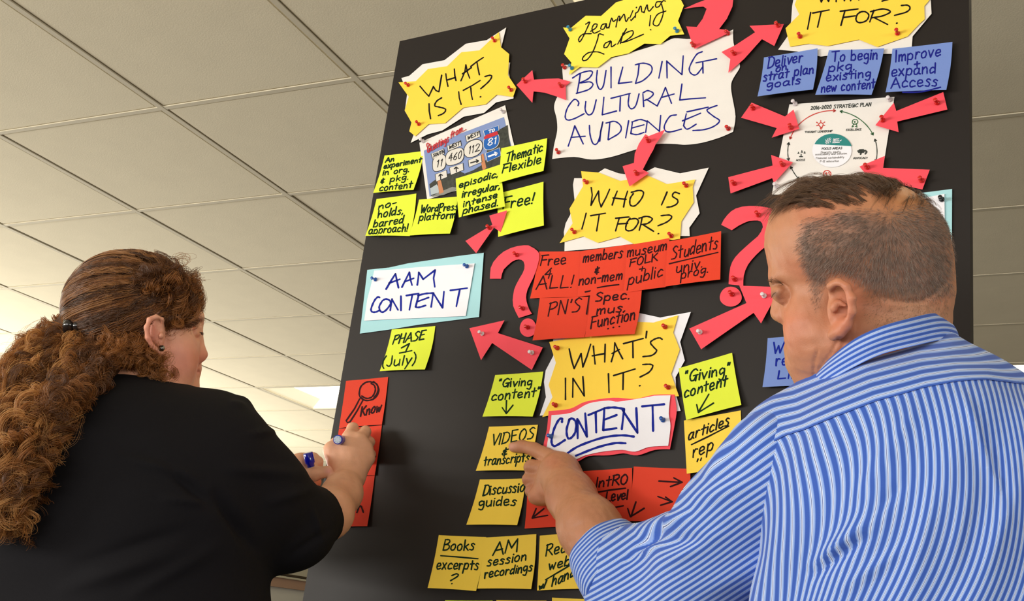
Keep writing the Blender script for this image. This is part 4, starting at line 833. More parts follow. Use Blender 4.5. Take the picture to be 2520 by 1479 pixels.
# trunk under the shirt
H.rc(K(2200, 950, 1.27), K(2320, 1160, 1.21), .058, .095, .05)
H.rc(K(2320, 1150, 1.21), K(2330, 1750, 1.18), .105, .10, .05)
H.rc(K(1960, 1120, 1.27), K(2550, 1080, 1.17), .05, .05, .05)
# pointing arm
H.chain([(K(1940, 1120, 1.27), .050), (K(1640, 1545, 1.42), .043)], .03)
H.chain([(K(1640, 1545, 1.42), .043), (K(1530, 1415, 1.50), .0445), (K(1450, 1300, 1.58), .0405), (K(1406, 1224, 1.655), .0320), (K(1385, 1185, 1.69), .029)], .03)
kn = {'i': (1370, 1134, 1.735), 'm': (1352, 1158, 1.738), 'r': (1346, 1184, 1.732), 'p': (1345, 1208, 1.722)}
for q, (x, y, z) in kn.items(): H.rc(K(1395, 1200, 1.683), K(x, y, z), .022, .0145, .016)
H.el(K(1378, 1165, 1.712), (.032, .032, .022), .02)
H.el(K(1330, 1222, 1.717), (.020, .014, .018), .018)
H.chain([(K(*kn['i']), .0135), (K(1316, 1106, 1.768), .0112), (K(1284, 1098, 1.785), .0100), (K(1264, 1100, 1.7965), .0086)], .004)
H.chain([(K(*kn['m']), .0135), (K(1308, 1150, 1.748), .0120), (K(1325, 1162, 1.753), .0102), (K(1348, 1166, 1.746), .009)], .0035)
H.chain([(K(*kn['r']), .0130), (K(1304, 1180, 1.745), .0116), (K(1320, 1191, 1.750), .0100), (K(1344, 1192, 1.742), .009)], .0035)
H.chain([(K(*kn['p']), .0120), (K(1309, 1208, 1.734), .0105), (K(1322, 1217, 1.743), .0090), (K(1342, 1216, 1.735), .0082)], .0035)
H.chain([(K(1416, 1192, 1.69), .017), (K(1400, 1154, 1.720), .013), (K(1368, 1142, 1.740), .0105), (K(1342, 1146, 1.748), .009)], .006)
# other arm, hanging down at the far side of the shirt
rs = w2c(c2w(K(2660, 1120, 1.16))); dn_ = -_U
H.chain([(K(2540, 1090, 1.17), .05), (K(2640, 1130, 1.15), .048), (K(2640, 1130, 1.15) + dn_ * .29, .042), (K(2640, 1130, 1.15) + dn_ * .50 + np.array([-.04, 0, .10]), .030)], .03)
wr = K(2640, 1130, 1.15) + dn_ * .50 + np.array([-.04, 0, .10])
H.el(wr + dn_ * .05, (.028, .045, .040), .02)
for i, z in enumerate((-.024, -.008, .008, .024)):
    b0 = wr + dn_ * .085 + np.array([0, 0, z]); H.chain([(b0, .0105), (b0 + dn_ * (.035 - .003 * abs(i - 1)), .0095), (b0 + dn_ * .06 + np.array([-.012, 0, 0]), .008)], .004)
H.chain([(wr + dn_ * .03 + np.array([-.01, 0, .02]), .014), (wr + dn_ * .065 + np.array([-.03, 0, .035]), .011), (wr + dn_ * .09 + np.array([-.035, 0, .035]), .009)], .008)
Vm, Fm = H.net(.0026)
Vm = warp(Vm, MAN_WARP if 'MAN_WARP' in globals() else [], 45)
Nm = vnormals(Vm, Fm)
if ((Nm * (Vm - Vm.mean(0))).sum(1)).mean() < 0: Fm = Fm[:, ::-1]; Nm = -Nm
Q = px_of(Vm)
skin = np.array(srgb(188, 130, 96)[:3]); red_ = np.array(srgb(206, 118, 92)[:3]); buzz = np.array(srgb(116, 98, 88)[:3]); pale = np.array(srgb(204, 158, 118)[:3]); bald = np.array(srgb(204, 142, 92)[:3])
C = np.tile(skin, (len(Vm), 1))
def tint(C, w, c): return C * (1 - w[:, None]) + np.array(c) * w[:, None]
C = tint(C, .55 * np.clip(gauss(Q, 2080, 760, 26, 60) + gauss(Q, 2130, 870, 70, 40, -.5) + .6 * gauss(Q, 1960, 800, 40, 50), 0, 1), red_)
C = tint(C, .35 * np.clip(noise3(Vm, 90, 3) * .6, 0, 1), red_)
head = Q[:, 1] < 1000
sideline = polydist(Q, [(1955, 560), (1962, 640), (1985, 700), (1990, 760), (2010, 790), (2035, 700), (2070, 672), (2120, 700), (2150, 725), (2230, 735), (2290, 720), (2335, 690)])
hz = inpoly(Q, [(1975, 535), (2070, 512), (2200, 505), (2270, 490), (2345, 480), (2350, 735), (2250, 752), (2150, 735), (2105, 700), (2085, 688), (2050, 685), (2030, 720), (2020, 770), (2005, 780), (1992, 740), (1985, 700), (1965, 650), (1955, 590)])
hw = hz & (Q[:, 0] > 1900) & (Vm[:, 2] < 1.36)
# soften the zone with noise
d = polydist(Q, [(1975, 535), (2070, 512), (2200, 505), (2270, 490), (2345, 480), (2350, 735), (2250, 752), (2150, 735), (2105, 700), (2085, 688), (2050, 685), (2030, 720), (2020, 770), (2005, 780), (1992, 740), (1985, 700), (1965, 650), (1955, 590), (1975, 535)])
wz = sstep(-2, 26, np.abs(d)) * hw
C = tint(C, wz * np.clip(.70 + .14 * noise3(Vm, 160, 5) + .12 * noise3(Vm, 45, 6), 0, 1) * head * (1 - .45 * sstep(690, 760, Q[:, 1])), buzz)
nape = gauss(Q, 2230, 790, 80, 40) * (Q[:, 1] > 700); C = tint(C, .45 * nape * head, np.array(srgb(176, 140, 112)[:3]))
C = tint(C, .9 * gauss(Q, 2235, 480, 55, 42) * (Q[:, 1] < 560), bald)
C = tint(C, .7 * (gauss(Q, 1908, 724, 9, 5) * head), np.array(srgb(90, 58, 46)[:3]))
C = tint(C, .5 * (gauss(Q, 1906, 697, 10, 6) * head), np.array(srgb(110, 78, 58)[:3]))
hand = Q[:, 0] < 1700
C = tint(C, .35 * hand * np.clip(noise3(Vm, 60, 9), 0, 1), np.array(srgb(208, 150, 112)[:3]))
C = tint(C, .8 * (gauss(Q, 1256, 1102, 8, 9) * hand), np.array(srgb(232, 172, 150)[:3]))
# fine creases of skin
def crease(pts, w, a): return -a * np.exp(-(polydist(Q, pts) / w) ** 2) * (Q[:, 1] < 1000)
disp = crease([(2064, 832), (2046, 868), (2018, 905), (2003, 935)], 3.2, .0016) + crease([(2090, 822), (2070, 860), (2035, 900)], 3.5, .0014) + crease([(2012, 862), (2004, 890), (2003, 925)], 3.5, .0018) + crease([(2108, 800), (2100, 840), (2070, 880)], 4, .0010) + crease([(1914, 733), (1922, 738), (1934, 735)], 2.2, .0008) + crease([(1916, 708), (1930, 708), (1942, 716)], 2.2, .0009) + crease([(1925, 790), (1938, 800), (1948, 830)], 3.5, .0010)
disp += -.0035 * np.exp(-(polydist(Q, [(2150, 728), (2215, 742), (2268, 742), (2300, 722), (2332, 690)]) / 5.5) ** 2) * sstep(2130, 2260, Q[:, 0]) * (Q[:, 1] < 800) + .00025 * noise3(Vm, 600, 12) + .0004 * noise3(Vm, 220, 13)
disp -= .0012 * hand * np.clip(np.sin((Q[:, 0] * .45 + Q[:, 1]) * .16 + noise3(Vm, 80, 2)), .75, 1) * gauss(Q, 1410, 1290, 60, 50)
Vm2 = Vm + Nm * disp[:, None]
body = qmesh('body', Vm2, Fm, m_skin, man, C)
# eyes
def eyeball(name, c, r, look, parent):
    V = []; f = []; n = 16
    for i in range(n + 1):
        for j in range(n):
            t = math.pi * i / n; a = 2 * math.pi * j / n; V.append((math.cos(t), math.sin(t) * math.cos(a), math.sin(t) * math.sin(a)))
    for i in range(n):
        for j in range(n): f.append((i * n + j, i * n + (j + 1) % n, (i + 1) * n + (j + 1) % n, (i + 1) * n + j))
    L = np.array(look, float); L /= np.linalg.norm(L); a = np.cross(L, [0, 1, 0]); a /= np.linalg.norm(a); b = np.cross(L, a)
    V = np.array(V); Pc = c + r * (V[:, :1] * L + V[:, 1:2] * a + V[:, 2:] * b)
    col = np.where(V[:, :1] > .93, np.array([[.01, .01, .01]]), np.where(V[:, :1] > .82, np.array([[.08, .10, .10]]), np.array([[.75, .72, .68]])))
    return qmesh(name, Pc, np.array(f), mat('eye', srgb(230, 225, 220), .12, .6, attr='tint'), parent, col)
eyeball('eye', K(1931, 722, 1.287), .0124, (-.9, .36, .25), man); eyeball('eye', K(1947, 720, 1.352), .0124, (-.9, .36, .25), man)
# fingernail on the pointing finger is on its far side; eyelashes
lash = [np.array([K(1909 - i * .5, 719 + i * .9, 1.274 + i * .002) + t * np.array([-.0042, .0022 + .0002 * i, .001]) + np.array([0, t * t * .001, 0]) for t in np.linspace(0, 1, 5)]) for i in range(9)]
brow_m = 1
hm_dark = hairmat('dark_hair', srgb(72, 50, 34), srgb(128, 96, 68))
strands('eyelashes', lash, .00022, hm_dark, man)
# eyebrow
eb = []
for i in range(70):
    u = rng.random(); b = K(1928 - 30 * u, 702 - 12 * math.sin(u * 2.6), 1.272 + .02 * u); eb.append(b + np.linspace(0, 1, 4)[:, None] * (np.array([-.006, -.0015, .001]) + rng.normal(size=3) * .0012) + np.array([0, 0, -.002]))
strands('eyebrow', eb, .00018, hm_dark, man)
# short hair
def scatter(V, Fq, mask, n, r):
    fm = mask[Fq].all(1); Ff = Fq[fm]; A = np.linalg.norm(np.cross(V[Ff[:, 2]] - V[Ff[:, 0]], V[Ff[:, 3]] - V[Ff[:, 1]]), axis=1); p = A / A.sum()
    ix = r.choice(len(Ff), n, p=p); u = r.random((n, 1)); v = r.random((n, 1)); f = Ff[ix]
    return (V[f[:, 0]] * (1 - u) + V[f[:, 1]] * u) * (1 - v) + (V[f[:, 3]] * (1 - u) + V[f[:, 2]] * u) * v, f[:, 0]
hm_buzz = hairmat('buzzed_hair', srgb(106, 92, 82), srgb(178, 160, 146), .5)
P0, ix = scatter(Vm2, Fm, hw, 17000, rng); ok_ = rng.random(len(ix)) < .12 + .88 * sstep(0, 24, np.abs(d)[ix]) * (1 - .55 * sstep(690, 750, Q[ix, 1])); P0 = P0[ok_]; ix = ix[ok_]; N0 = Nm[ix]; Q0 = px_of(P0)
hp = []
whorl = K(2190, 530, 1.22)
for p, nn, q in zip(P0, N0, Q0):
    L = .006 + .003 * rng.random() - .0035 * sstep(640, 740, q[1])
    dirn = p - whorl; dirn[2] *= .3; dirn = dirn / (np.linalg.norm(dirn) + 1e-6); dirn = dirn - nn * (dirn @ nn)
    dirn = dirn * .85 + np.array([0, .25, 0]) + rng.normal(size=3) * .18
    t = np.linspace(0, 1, 4)[:, None]; hp.append(p + nn * .0003 + (nn * .30 + dirn * .75) * L * t)
strands('short_hair', hp, .00013, hm_buzz, man, .4)
# the nape stubble
nm_ = inpoly(Q, [(2120, 720), (2335, 690), (2335, 800), (2200, 830), (2120, 790)]) & (Vm[:, 2] < 1.36)
P0, ix = scatter(Vm2, Fm, nm_, 2500, rng); N0 = Nm[ix]
strands('nape_stubble', [p + (nn * .5 + np.array([-.3, .6, 0]) + rng.normal(size=3) * .2) * .0032 * np.linspace(0, 1, 3)[:, None] for p, nn in zip(P0, N0)], .00013, hairmat('stubble', srgb(150, 124, 100), srgb(190, 160, 130), .5), man)
# combed top hair in thin locks
tz = inpoly(Q, [(1975, 520), (1960, 480), (2020, 420), (2180, 400), (2265, 430), (2215, 470), (2160, 500), (2080, 515)]) & (Q[:, 1] < 530)
tz &= (Vm[:, 2] < 1.33)
P0, ix = scatter(Vm2, Fm, tz, 430, rng); N0 = Nm[ix]; Q0 = px_of(P0); hp = []
for p, nn, q in zip(P0, N0, Q0):
    L = rng.uniform(.030, .052); fwd = sstep(2250, 1950, q[0]) if False else np.clip((2250 - q[0]) / 300, 0, 1)
    dr = np.array([-.35 - .75 * fwd, -.62 + .35 * fwd, .55]); dr = dr - nn * (dr @ nn) * .9; dr /= np.linalg.norm(dr)
    w0 = rng.normal(size=3) * .12
    for k in range(13):
        j = rng.normal(size=3) * .0012; t = np.linspace(0, 1, 8)[:, None]
        hp.append(p + j * (1 - .4 * t) + (dr + w0 + rng.normal(size=3) * .04) * L * t + nn * (.0035 * np.sin(math.pi * np.minimum(t * 1.1, 1)) - .010 * t * t) + np.array([0, .010, 0]) * t ** 2.2)
strands('combed_hair', hp, .00016, hm_dark, man, .3)
tz2 = inpoly(Q, [(2140, 430), (2200, 415), (2270, 440), (2305, 485), (2270, 500), (2170, 480)]) & (Vm[:, 2] < 1.34)
P0, ix = scatter(Vm2, Fm, tz2, 120, rng); N0 = Nm[ix]
for p, nn in zip(P0, N0):
    dr = np.array([-.55, .75, -.35]) + rng.normal(size=3) * .15; dr = dr - nn * (dr @ nn); dr /= np.linalg.norm(dr); L = rng.uniform(.018, .034)
    for k in range(6):
        t = np.linspace(0, 1, 7)[:, None]; hp.append(p + rng.normal(size=3) * .0011 * (1 - .6 * t) + dr * L * t + nn * (.0035 * np.sin(math.pi * t * .8) - .004 * t * t + .0006))
strands('crown_hair', hp[-720:], .00013, hm_dark, man, .3); hp = hp[:-720]
# fringe: hair that stands out over the forehead
hp = []
for i in range(90):
    u = rng.random(); b = K(1975 + 110 * u, 500 - 62 * u, 1.295 + rng.uniform(-.045, .03)) + np.array([0, .006, 0]); L = rng.uniform(.028, .050)
    dr = np.array([-1, -.05 + .3 * rng.random(), rng.uniform(-.1, .25)]); w0 = rng.normal(size=3) * .08
    for k in range(12):
        t = np.linspace(0, 1, 9)[:, None]; hp.append(b + rng.normal(size=3) * .0016 + (dr + w0) * L * t + np.array([0, -.014, 0]) * np.sin(t * 2.2) + np.array([0, .020, 0]) * t ** 2.4)
strands('fringe', hp, .00015, hm_dark, man, .25)
# ---- shirt
def stripes(name, nav=(58, 84, 158), scale=1.0):
    m = bpy.data.materials.new(name); m.use_nodes = True; nt = m.node_tree; p = nt.nodes['Principled BSDF']
    p.inputs['Roughness'].default_value = .75; p.inputs['Specular IOR Level'].default_value = .2; p.inputs['Sheen Weight'].default_value = .1
    a = nt.nodes.new('ShaderNodeAttribute'); a.attribute_name = 'weave'; sx = nt.nodes.new('ShaderNodeSeparateXYZ'); nt.links.new(a.outputs['Vector'], sx.inputs[0])
    fr = nt.nodes.new('ShaderNodeMath'); fr.operation = 'FRACT'; nt.links.new(sx.outputs[0], fr.inputs[0])
    cr = nt.nodes.new('ShaderNodeValToRGB'); nt.links.new(fr.outputs[0], cr.inputs[0]); e = cr.color_ramp; e.interpolation = 'LINEAR'
    dk = srgb(58, 94, 184); md = srgb(98, 136, 214); lt = srgb(150, 178, 234); wh = srgb(220, 230, 250); nv = srgb(58, 80, 148)
    st = [(0, md), (.05, dk), (.42, dk), (.47, md), (.54, lt), (.60, lt), (.63, wh), (.665, wh), (.685, nv), (.72, nv), (.74, wh), (.775, wh), (.81, lt), (.93, lt), (1, md)]
    e.elements[0].position = 0; e.elements[0].color = st[0][1]; e.elements[1].position = 1; e.elements[1].color = st[-1][1]
    for q, c in st[1:-1]: x = e.elements.new(q); x.color = c
    nt.links.new(cr.outputs[0], p.inputs['Base Color'])
    n = nt.nodes.new('ShaderNodeTexNoise'); n.inputs['Scale'].default_value = 900; b = nt.nodes.new('ShaderNodeBump'); b.inputs['Strength'].default_value = .15; b.inputs['Distance'].default_value = .001
    tc = nt.nodes.new('ShaderNodeTexCoord'); nt.links.new(tc.outputs['Object'], n.inputs['Vector']); nt.links.new(n.outputs[0], b.inputs['Height']); nt.links.new(b.outputs[0], p.inputs['Normal'])
    return m
m_str = stripes('striped_cotton')
def field(Q, ctrl, deg=2):
    """smooth stripe count fitted through measured (x, y, count) samples"""
    A = np.array(ctrl, float); sx = lambda P: np.stack([(P[:, 0] - 2100) / 400, (P[:, 1] - 1200) / 300], 1)
    def basis(P):
        u = sx(P); x, y = u[:, 0], u[:, 1]; c = [np.ones(len(P)), x, y]
        if deg >= 2: c += [x * x, x * y, y * y]
        if deg >= 3: c += [x ** 3, x * x * y, x * y * y, y ** 3]
        return np.stack(c, 1)
    w, *_ = np.linalg.lstsq(basis(A[:, :2]), A[:, 2], rcond=None)
    lo = A[:, :2].min(0) - 15; hi = A[:, :2].max(0) + 15; Qc = np.clip(Q, lo, hi); e = Q - Qc; f0 = basis(Qc) @ w
    gx = np.clip((basis(Qc + [3, 0]) @ w - basis(Qc - [3, 0]) @ w) / 6, -.06, .06); gy = np.clip((basis(Qc + [0, 3]) @ w - basis(Qc - [0, 3]) @ w) / 6, -.06, .06)
    return f0 + e[:, 0] * gx + e[:, 1] * gy
SH = Solid()
SH.rc(K(1965, 1158, 1.27), K(2640, 1185, 1.13), .078, .082, .05)
SH.rc(K(2196, 905, 1.252), K(2010, 1072, 1.285), .060, .052, .04)
SH.rc(K(2245, 935, 1.265), K(2520, 1128, 1.17), .058, .064, .03); SH.rc(K(2330, 925, 1.25), K(2520, 1080, 1.19), .022, .036, .02); SH.el(K(2080, 1530, 1.22), (.10, .15, .11), .05)
SH.el(K(2330, 1275, 1.165), (.175, .145, .135), .05)
SH.rc(K(2330, 1250, 1.18), K(2330, 1650, 1.16), .155, .16, .06)
SH.rc(K(2330, 1650, 1.16), K(2340, 2000, 1.15), .16, .165, .06)
SH.el(K(2260, 1560, 1.27), (.14, .17, .12), .06)
SH.cut(K(2200, 846, 1.26), (-.26, -.93, -.10))
SH.cut(K(2330, 2060, 1.15), (0, .95, -.3))
Vs, Fs = SH.net(.0045)
Ns = vnormals(Vs, Fs)
if ((Ns * (Vs - Vs.mean(0))).sum(1)).mean() < 0: Fs = Fs[:, ::-1]; Ns = -Ns
Vs = warp(Vs, SHIRT_WARP if 'SHIRT_WARP' in globals() else [], 70)
Qs = px_of(Vs)
yoke = [(1400, 1350), (1935, 1075), (1985, 1062), (2060, 1030), (2160, 990), (2280, 957), (2355, 945), (2430, 940), (2520, 946), (2620, 965), (3000, 1060)]
yd = polydist(Qs, yoke)
back = yd > 0
# folds in the cloth
d_ = np.zeros(len(Vs))
def fold(x0, y0, x1, y1, w, a, sharp=2.0):
    pd = polydist(Qs, [(x0, y0), (x1, y1)]); L = math.hypot(x1 - x0, y1 - y0); t = ((Qs[:, 0] - x0) * (x1 - x0) + (Qs[:, 1] - y0) * (y1 - y0)) / L / L
    return a * np.exp(-np.abs(pd / w) ** sharp) * np.clip(np.sin(np.pi * np.clip(t, 0, 1)), 0, 1)
for f in ((1980, 1405, 2140, 1280, 18, .006), (2010, 1370, 2200, 1230, 24, .004), (2120, 1300, 2230, 1180, 16, -.003), (1985, 1430, 2150, 1310, 14, -.005), (2230, 1470, 2300, 1180, 22, .004), (2330, 1450, 2400, 1150, 20, .004),
          (2360, 950, 2480, 1250, 12, .006), (2380, 950, 2500, 1280, 10, -.006), (2190, 1100, 2260, 1000, 16, .0025), (2060, 1460, 2250, 1330, 16, .004), (2420, 1420, 2500, 1180, 18, .004), (2100, 1250, 2200, 1080, 24, .003)):
    d_ += fold(*f)
d_ += .0022 * np.sin(Qs[:, 0] * .035 + Qs[:, 1] * .012 + 1.5 * noise3(Vs, 14, 4)) * sstep(0, 80, yd) + .0015 * noise3(Vs, 45, 8)
d_ += .0016 * (1 - sstep(-3, 5, yd))
d_ += (1 - sstep(0, 60, -yd)) * 0
Vs2 = Vs + Ns * d_[:, None]
# stripes on the back run down, those on the yoke along it
bk = [(1930, 1110, 0), (1985, 1075, 2.2), (2100, 1022, 7.1), (2200, 985, 11.5), (2300, 957, 16.3), (2380, 946, 20.5), (2450, 940, 26), (2520, 940, 31),
      (1960, 1250, 0), (2050, 1250, 4.2), (2180, 1250, 9.8), (2300, 1250, 15), (2420, 1250, 21), (2510, 1250, 27), (2000, 1400, 2.6), (1975, 1400, 1.2), (2110, 1400, 8.4), (2250, 1400, 15), (2380, 1400, 21), (2500, 1400, 27.5), (2000, 1479, 4.2), (2120, 1479, 10.2), (2300, 1479, 19), (2480, 1479, 28)]
vb = field(Qs, bk, 3) + 1.2 * d_ * 100 * .25
yk = yd / 18.5 + .25 * noise3(Vs, 20, 2) * sstep(20, 60, -yd) * 0
uv = np.stack([np.where(back, vb, yk + .2), np.zeros(len(Vs))], 1)
# two separate meshes so that the seam stays sharp: faces are sorted by the side their centre is on
fb = (yd[Fs].mean(1) > 0)
def submesh(V, Fq, fm, name, m, parent, uv, extra=0.0, N=None):
    F2 = Fq[fm]; u, inv = np.unique(F2, return_inverse=True); F2 = inv.reshape(F2.shape); V2 = V[u]
    if extra: V2 = V2 + N[u] * extra
    return qmesh(name, V2, F2, m, parent, None, uv[u])
uvb = np.stack([vb, np.zeros(len(Vs))], 1); uvy = np.stack([yk + .2, np.zeros(len(Vs))], 1)
def clipped(name, V, Fq, sc, keep, m, parent, uv):
    """the part of a quad mesh where keep * sc > 0, cut exactly along sc = 0"""
    sgn = (sc * keep > 0); k = sgn[Fq].sum(1); faces = [tuple(f) for f in Fq[k == 4].tolist()]; V_ = list(V); U_ = list(uv); mid = {}
    def cutp(a, b):
        key = (min(a, b), max(a, b))
        if key not in mid:
            t = sc[a] / (sc[a] - sc[b]); mid[key] = len(V_); V_.append(V[a] + (V[b] - V[a]) * t); U_.append(uv[a] + (uv[b] - uv[a]) * t)
        return mid[key]
    for f in Fq[(k > 0) & (k < 4)].tolist():
        for tri in ((f[0], f[1], f[2]), (f[0], f[2], f[3])):
            out = []
            for a, b in zip(tri, tri[1:] + tri[:1]):
                if sgn[a]: out.append(a)
                if sgn[a] != sgn[b]: out.append(cutp(a, b))
            if len(out) > 2: faces.append(tuple(out))
    used = sorted({i for f in faces for i in f}); mp = {u: i for i, u in enumerate(used)}
    Vw_ = c2w(np.array([V_[i] for i in used])); Uw = np.array([U_[i] for i in used])
    me = bpy.data.meshes.new(name); me.from_pydata(Vw_.tolist(), [], [tuple(mp[i] for i in f) for f in faces]); me.polygons.foreach_set('use_smooth', np.ones(len(me.polygons), bool))
    a = me.attributes.new('weave', 'FLOAT_VECTOR', 'POINT'); a.data.foreach_set('vector', np.concatenate([Uw, np.zeros((len(Uw), 1))], 1).astype(np.float32).ravel())
    o = link(name, me, m); setparent(o, parent); return o
clipped('shirt_back', Vs2, Fs, yd + 3, 1, m_str, man, uvb)
clipped('shirt_yoke', Vs2 + Ns * .0014, Fs, yd, -1, m_str, man, uvy)
# sleeve with shoulder seam
SL = Solid()
SL.chain([(K(1935, 1160, 1.262), .076), (K(1815, 1300, 1.33), .072), (K(1655, 1550, 1.42), .069)], .03)
SL.chain([(K(1645, 1545, 1.42), .068), (K(1560, 1450, 1.47), .060), (K(1520, 1395, 1.505), .052)], .03)
cd = K(1450, 1300, 1.58) - K(1560, 1450, 1.47); cd /= np.linalg.norm(cd)
SL.rc(K(1665, 1340, 1.42), K(1570, 1385, 1.47), .044, .050, .03)
SL.cut(K(1516, 1388, 1.508), cd)
Vl, Fl = SL.net(.0036); Nl = vnormals(Vl, Fl)
if ((Nl * (Vl - Vl.mean(0))).sum(1)).mean() < 0: Fl = Fl[:, ::-1]; Nl = -Nl
Vl = warp(Vl, SLEEVE_WARP if 'SLEEVE_WARP' in globals() else [], 60)
Ql = px_of(Vl); Qs_save = Qs; Qs = Ql
dl = .0018 * noise3(Vl, 40, 21)
for f in ((1560, 1310, 1700, 1260, 16, .006), (1560, 1340, 1760, 1330, 18, -.005), (1530, 1390, 1640, 1300, 10, -.007), (1540, 1370, 1660, 1330, 12, .007), (1600, 1400, 1800, 1300, 20, .004), (1700, 1240, 1860, 1180, 20, .003), (1700, 1470, 1950, 1350, 24, .004), (1730, 1180, 1800, 1080, 14, .003)):
    dl += fold(*f)
Vl2 = Vl + Nl * dl[:, None]
sk = [(1800, 1060, 0), (1850, 1060, 1), (1905, 1095, 4), (1690, 1180, 0), (1760, 1200, 4.0), (1850, 1250, 9), (1930, 1250, 12.5), (1620, 1255, 0.5), (1680, 1310, 6), (1780, 1370, 13), (1900, 1380, 19), (1550, 1300, 0), (1570, 1400, 6.5), (1640, 1479, 14), (1760, 1479, 19.5), (1860, 1479, 23), (1480, 1420, 4), (1960, 1400, 22)]
vl = field(Ql, sk, 3) + dl * 60
qmesh('sleeve', Vl2, Fl, m_str, man, None, np.stack([vl, vl * 0], 1))
# rolled cuff: a turned-back band
def ringband(name, c0, ax, prof, m, parent, ncirc=72, ell_=1.0, wob=.0):
    ax = ax / np.linalg.norm(ax); a = np.cross(ax, [0, 1, 0]); a /= np.linalg.norm(a); b = np.cross(ax, a); V = []; uvs = []; n = ncirc
    for k, (s_, r) in enumerate(prof):
        for i in range(n):
            t = 2 * math.pi * i / n; rr = r * (1 + wob * math.sin(3 * t + k * .3) + wob * .6 * math.sin(7 * t + 1)); V.append(c0 + ax * s_ + rr * (a * math.cos(t) + b * math.sin(t) * ell_)); uvs.append((s_ / .0072 + .5 * math.sin(2 * t), 0))
    f = [(k * n + i, k * n + (i + 1) % n, (k + 1) * n + (i + 1) % n, (k + 1) * n + i) for k in range(len(prof) - 1) for i in range(n)]
    return qmesh(name, np.array(V), np.array(f), m, parent, None, np.array(uvs, float))
cc = K(1507, 1382, 1.512)
ringband('cuff', cc, cd, [(-.050, .053), (-.0505, .0605), (-.047, .0625), (-.03, .0615), (-.012, .0600), (.006, .0575), (.018, .0550), (.023, .0538), (.0245, .0505), (.022, .048), (.0, .047)], m_str, man, wob=.02)
Qs = Qs_save
# collar: stand and folded leaf wrapped round the neck
ctop = [(2003, 955, 1.31), (2006, 925, 1.275), (2045, 880, 1.225), (2105, 833, 1.195), (2170, 803, 1.185), (2240, 783, 1.195), (2295, 771, 1.225), (2322, 776, 1.275), (2315, 795, 1.335), (2240, 830, 1.375), (2120, 880, 1.385), (2040, 925, 1.36)]
cbot = [(1990, 995, 1.32), (1992, 978, 1.265), (2035, 942, 1.218), (2105, 902, 1.190), (2170, 872, 1.180), (2255, 850, 1.184), (2325, 836, 1.212), (2366, 848, 1.27), (2348, 866, 1.33), (2250, 896, 1.36), (2110, 940, 1.37), (2030, 978, 1.35)]
def loopspl(P, n=9):
    P = [np.array(p, float) for p in P]; k = len(P); out = []
    for i in range(k):
        a, b, c, d2 = P[i - 1], P[i], P[(i + 1) % k], P[(i + 2) % k]
        for t in np.linspace(0, 1, n, endpoint=False): out.append(.5 * (2 * b + (c - a) * t + (2 * a - 5 * b + 4 * c - d2) * t * t + (3 * b - a - 3 * c + d2) * t ** 3))
    return out
ct = [K(*p) for p in loopspl(ctop)]; cb = [K(*p) for p in loopspl(cbot)]; n = len(ct); V = []; uvs = []
ctr = np.mean(ct, 0)
rows = 9
for r_i in range(rows + 1):
    t = r_i / rows
    for i in range(n):
        p = ct[i] * (1 - t) + cb[i] * t; o = p - ctr; o[1] = 0; o /= np.linalg.norm(o); V.append(p + o * (.004 * math.sin(math.pi * min(1, t * 1.2)) + .001)); uvs.append((t * 5.1, 0))
for r_i in range(3):          # inner side of the leaf
    for i in range(n):
        o = ct[i] - ctr; o[1] = 0; o /= np.linalg.norm(o); V.append(ct[i] - o * .003 * (r_i + .3) + np.array([0, .008 * r_i, 0])); uvs.append((-.2 - .6 * r_i, 0))
f = [(k * n + i, k * n + (i + 1) % n, (k + 1) * n + (i + 1) % n, (k + 1) * n + i) for k in range(rows) for i in range(n)]
f += [(i, (rows + 1) * n + i, (rows + 1) * n + (i + 1) % n, (i + 1) % n) for i in range(n)]
f += [((rows + 1 + k) * n + i, (rows + 2 + k) * n + i, (rows + 2 + k) * n + (i + 1) % n, (rows + 1 + k) * n + (i + 1) % n) for k in range(2) for i in range(n)]
qmesh('collar', np.array(V), np.array(f), m_str, man, None, np.array(uvs))
# other sleeve, trousers, shoes (outside the picture)
S2 = Solid(); b0 = K(2640, 1130, 1.15)
S2.chain([(K(2590, 1110, 1.15), .085), (b0 + dn_ * .05, .078), (b0 + dn_ * .29, .062), (b0 + dn_ * .40 + np.array([-.02, 0, .05]), .052)], .03)
V, f = S2.net(.008); qmesh('sleeve', V, f, m_str, man, None, np.stack([px_of(V)[:, 0] / 15.5, V[:, 0] * 0], 1))
def legs(hip_c, side, foot_dir, m_tr, m_shoe, parent, sp=.10, rt=.095, rb=.06):
    wpt = c2w(hip_c); s_ = np.array([side[0], side[1], 0.]); s_ /= np.linalg.norm(s_); fd = np.array([foot_dir[0], foot_dir[1], 0.]); fd /= np.linalg.norm(fd)
    L = Solid(); SHs = Solid(); L.el(w2c(wpt + [0, 0, -.03]), (.14, .10, .11), .05)
    for q in (-1, 1):
        h0 = wpt + s_ * sp * q; kn_ = np.array([h0[0], h0[1], wpt[2] * .55]); ft = np.array([h0[0], h0[1], .09])
        L.chain([(w2c(h0), rt), (w2c(kn_), rt * .74), (w2c(ft + s_ * .02 * q), rb)], .03)
        SHs = Solid(); a = ft + s_ * .02 * q; a[2] = .045; SHs.chain([(w2c(a - fd * .04), .040), (w2c(a + fd * .10), .042), (w2c(a + fd * .18 - [0, 0, .008]), .034)], .01); SHs.cut(w2c((a[0], a[1], .002)), -_U)
        V, f = SHs.net(.009); qmesh('shoe', V, f, m_shoe, parent)
    V, f = L.net(.010); qmesh('trousers', V, f, m_tr, parent)
legs(K(2335, 1830, 1.12), (1, -.2), (-.1, 1), mat('dark_trousers', srgb(44, 46, 56), .85), mat('shoe_leather', srgb(34, 26, 22), .4), man)
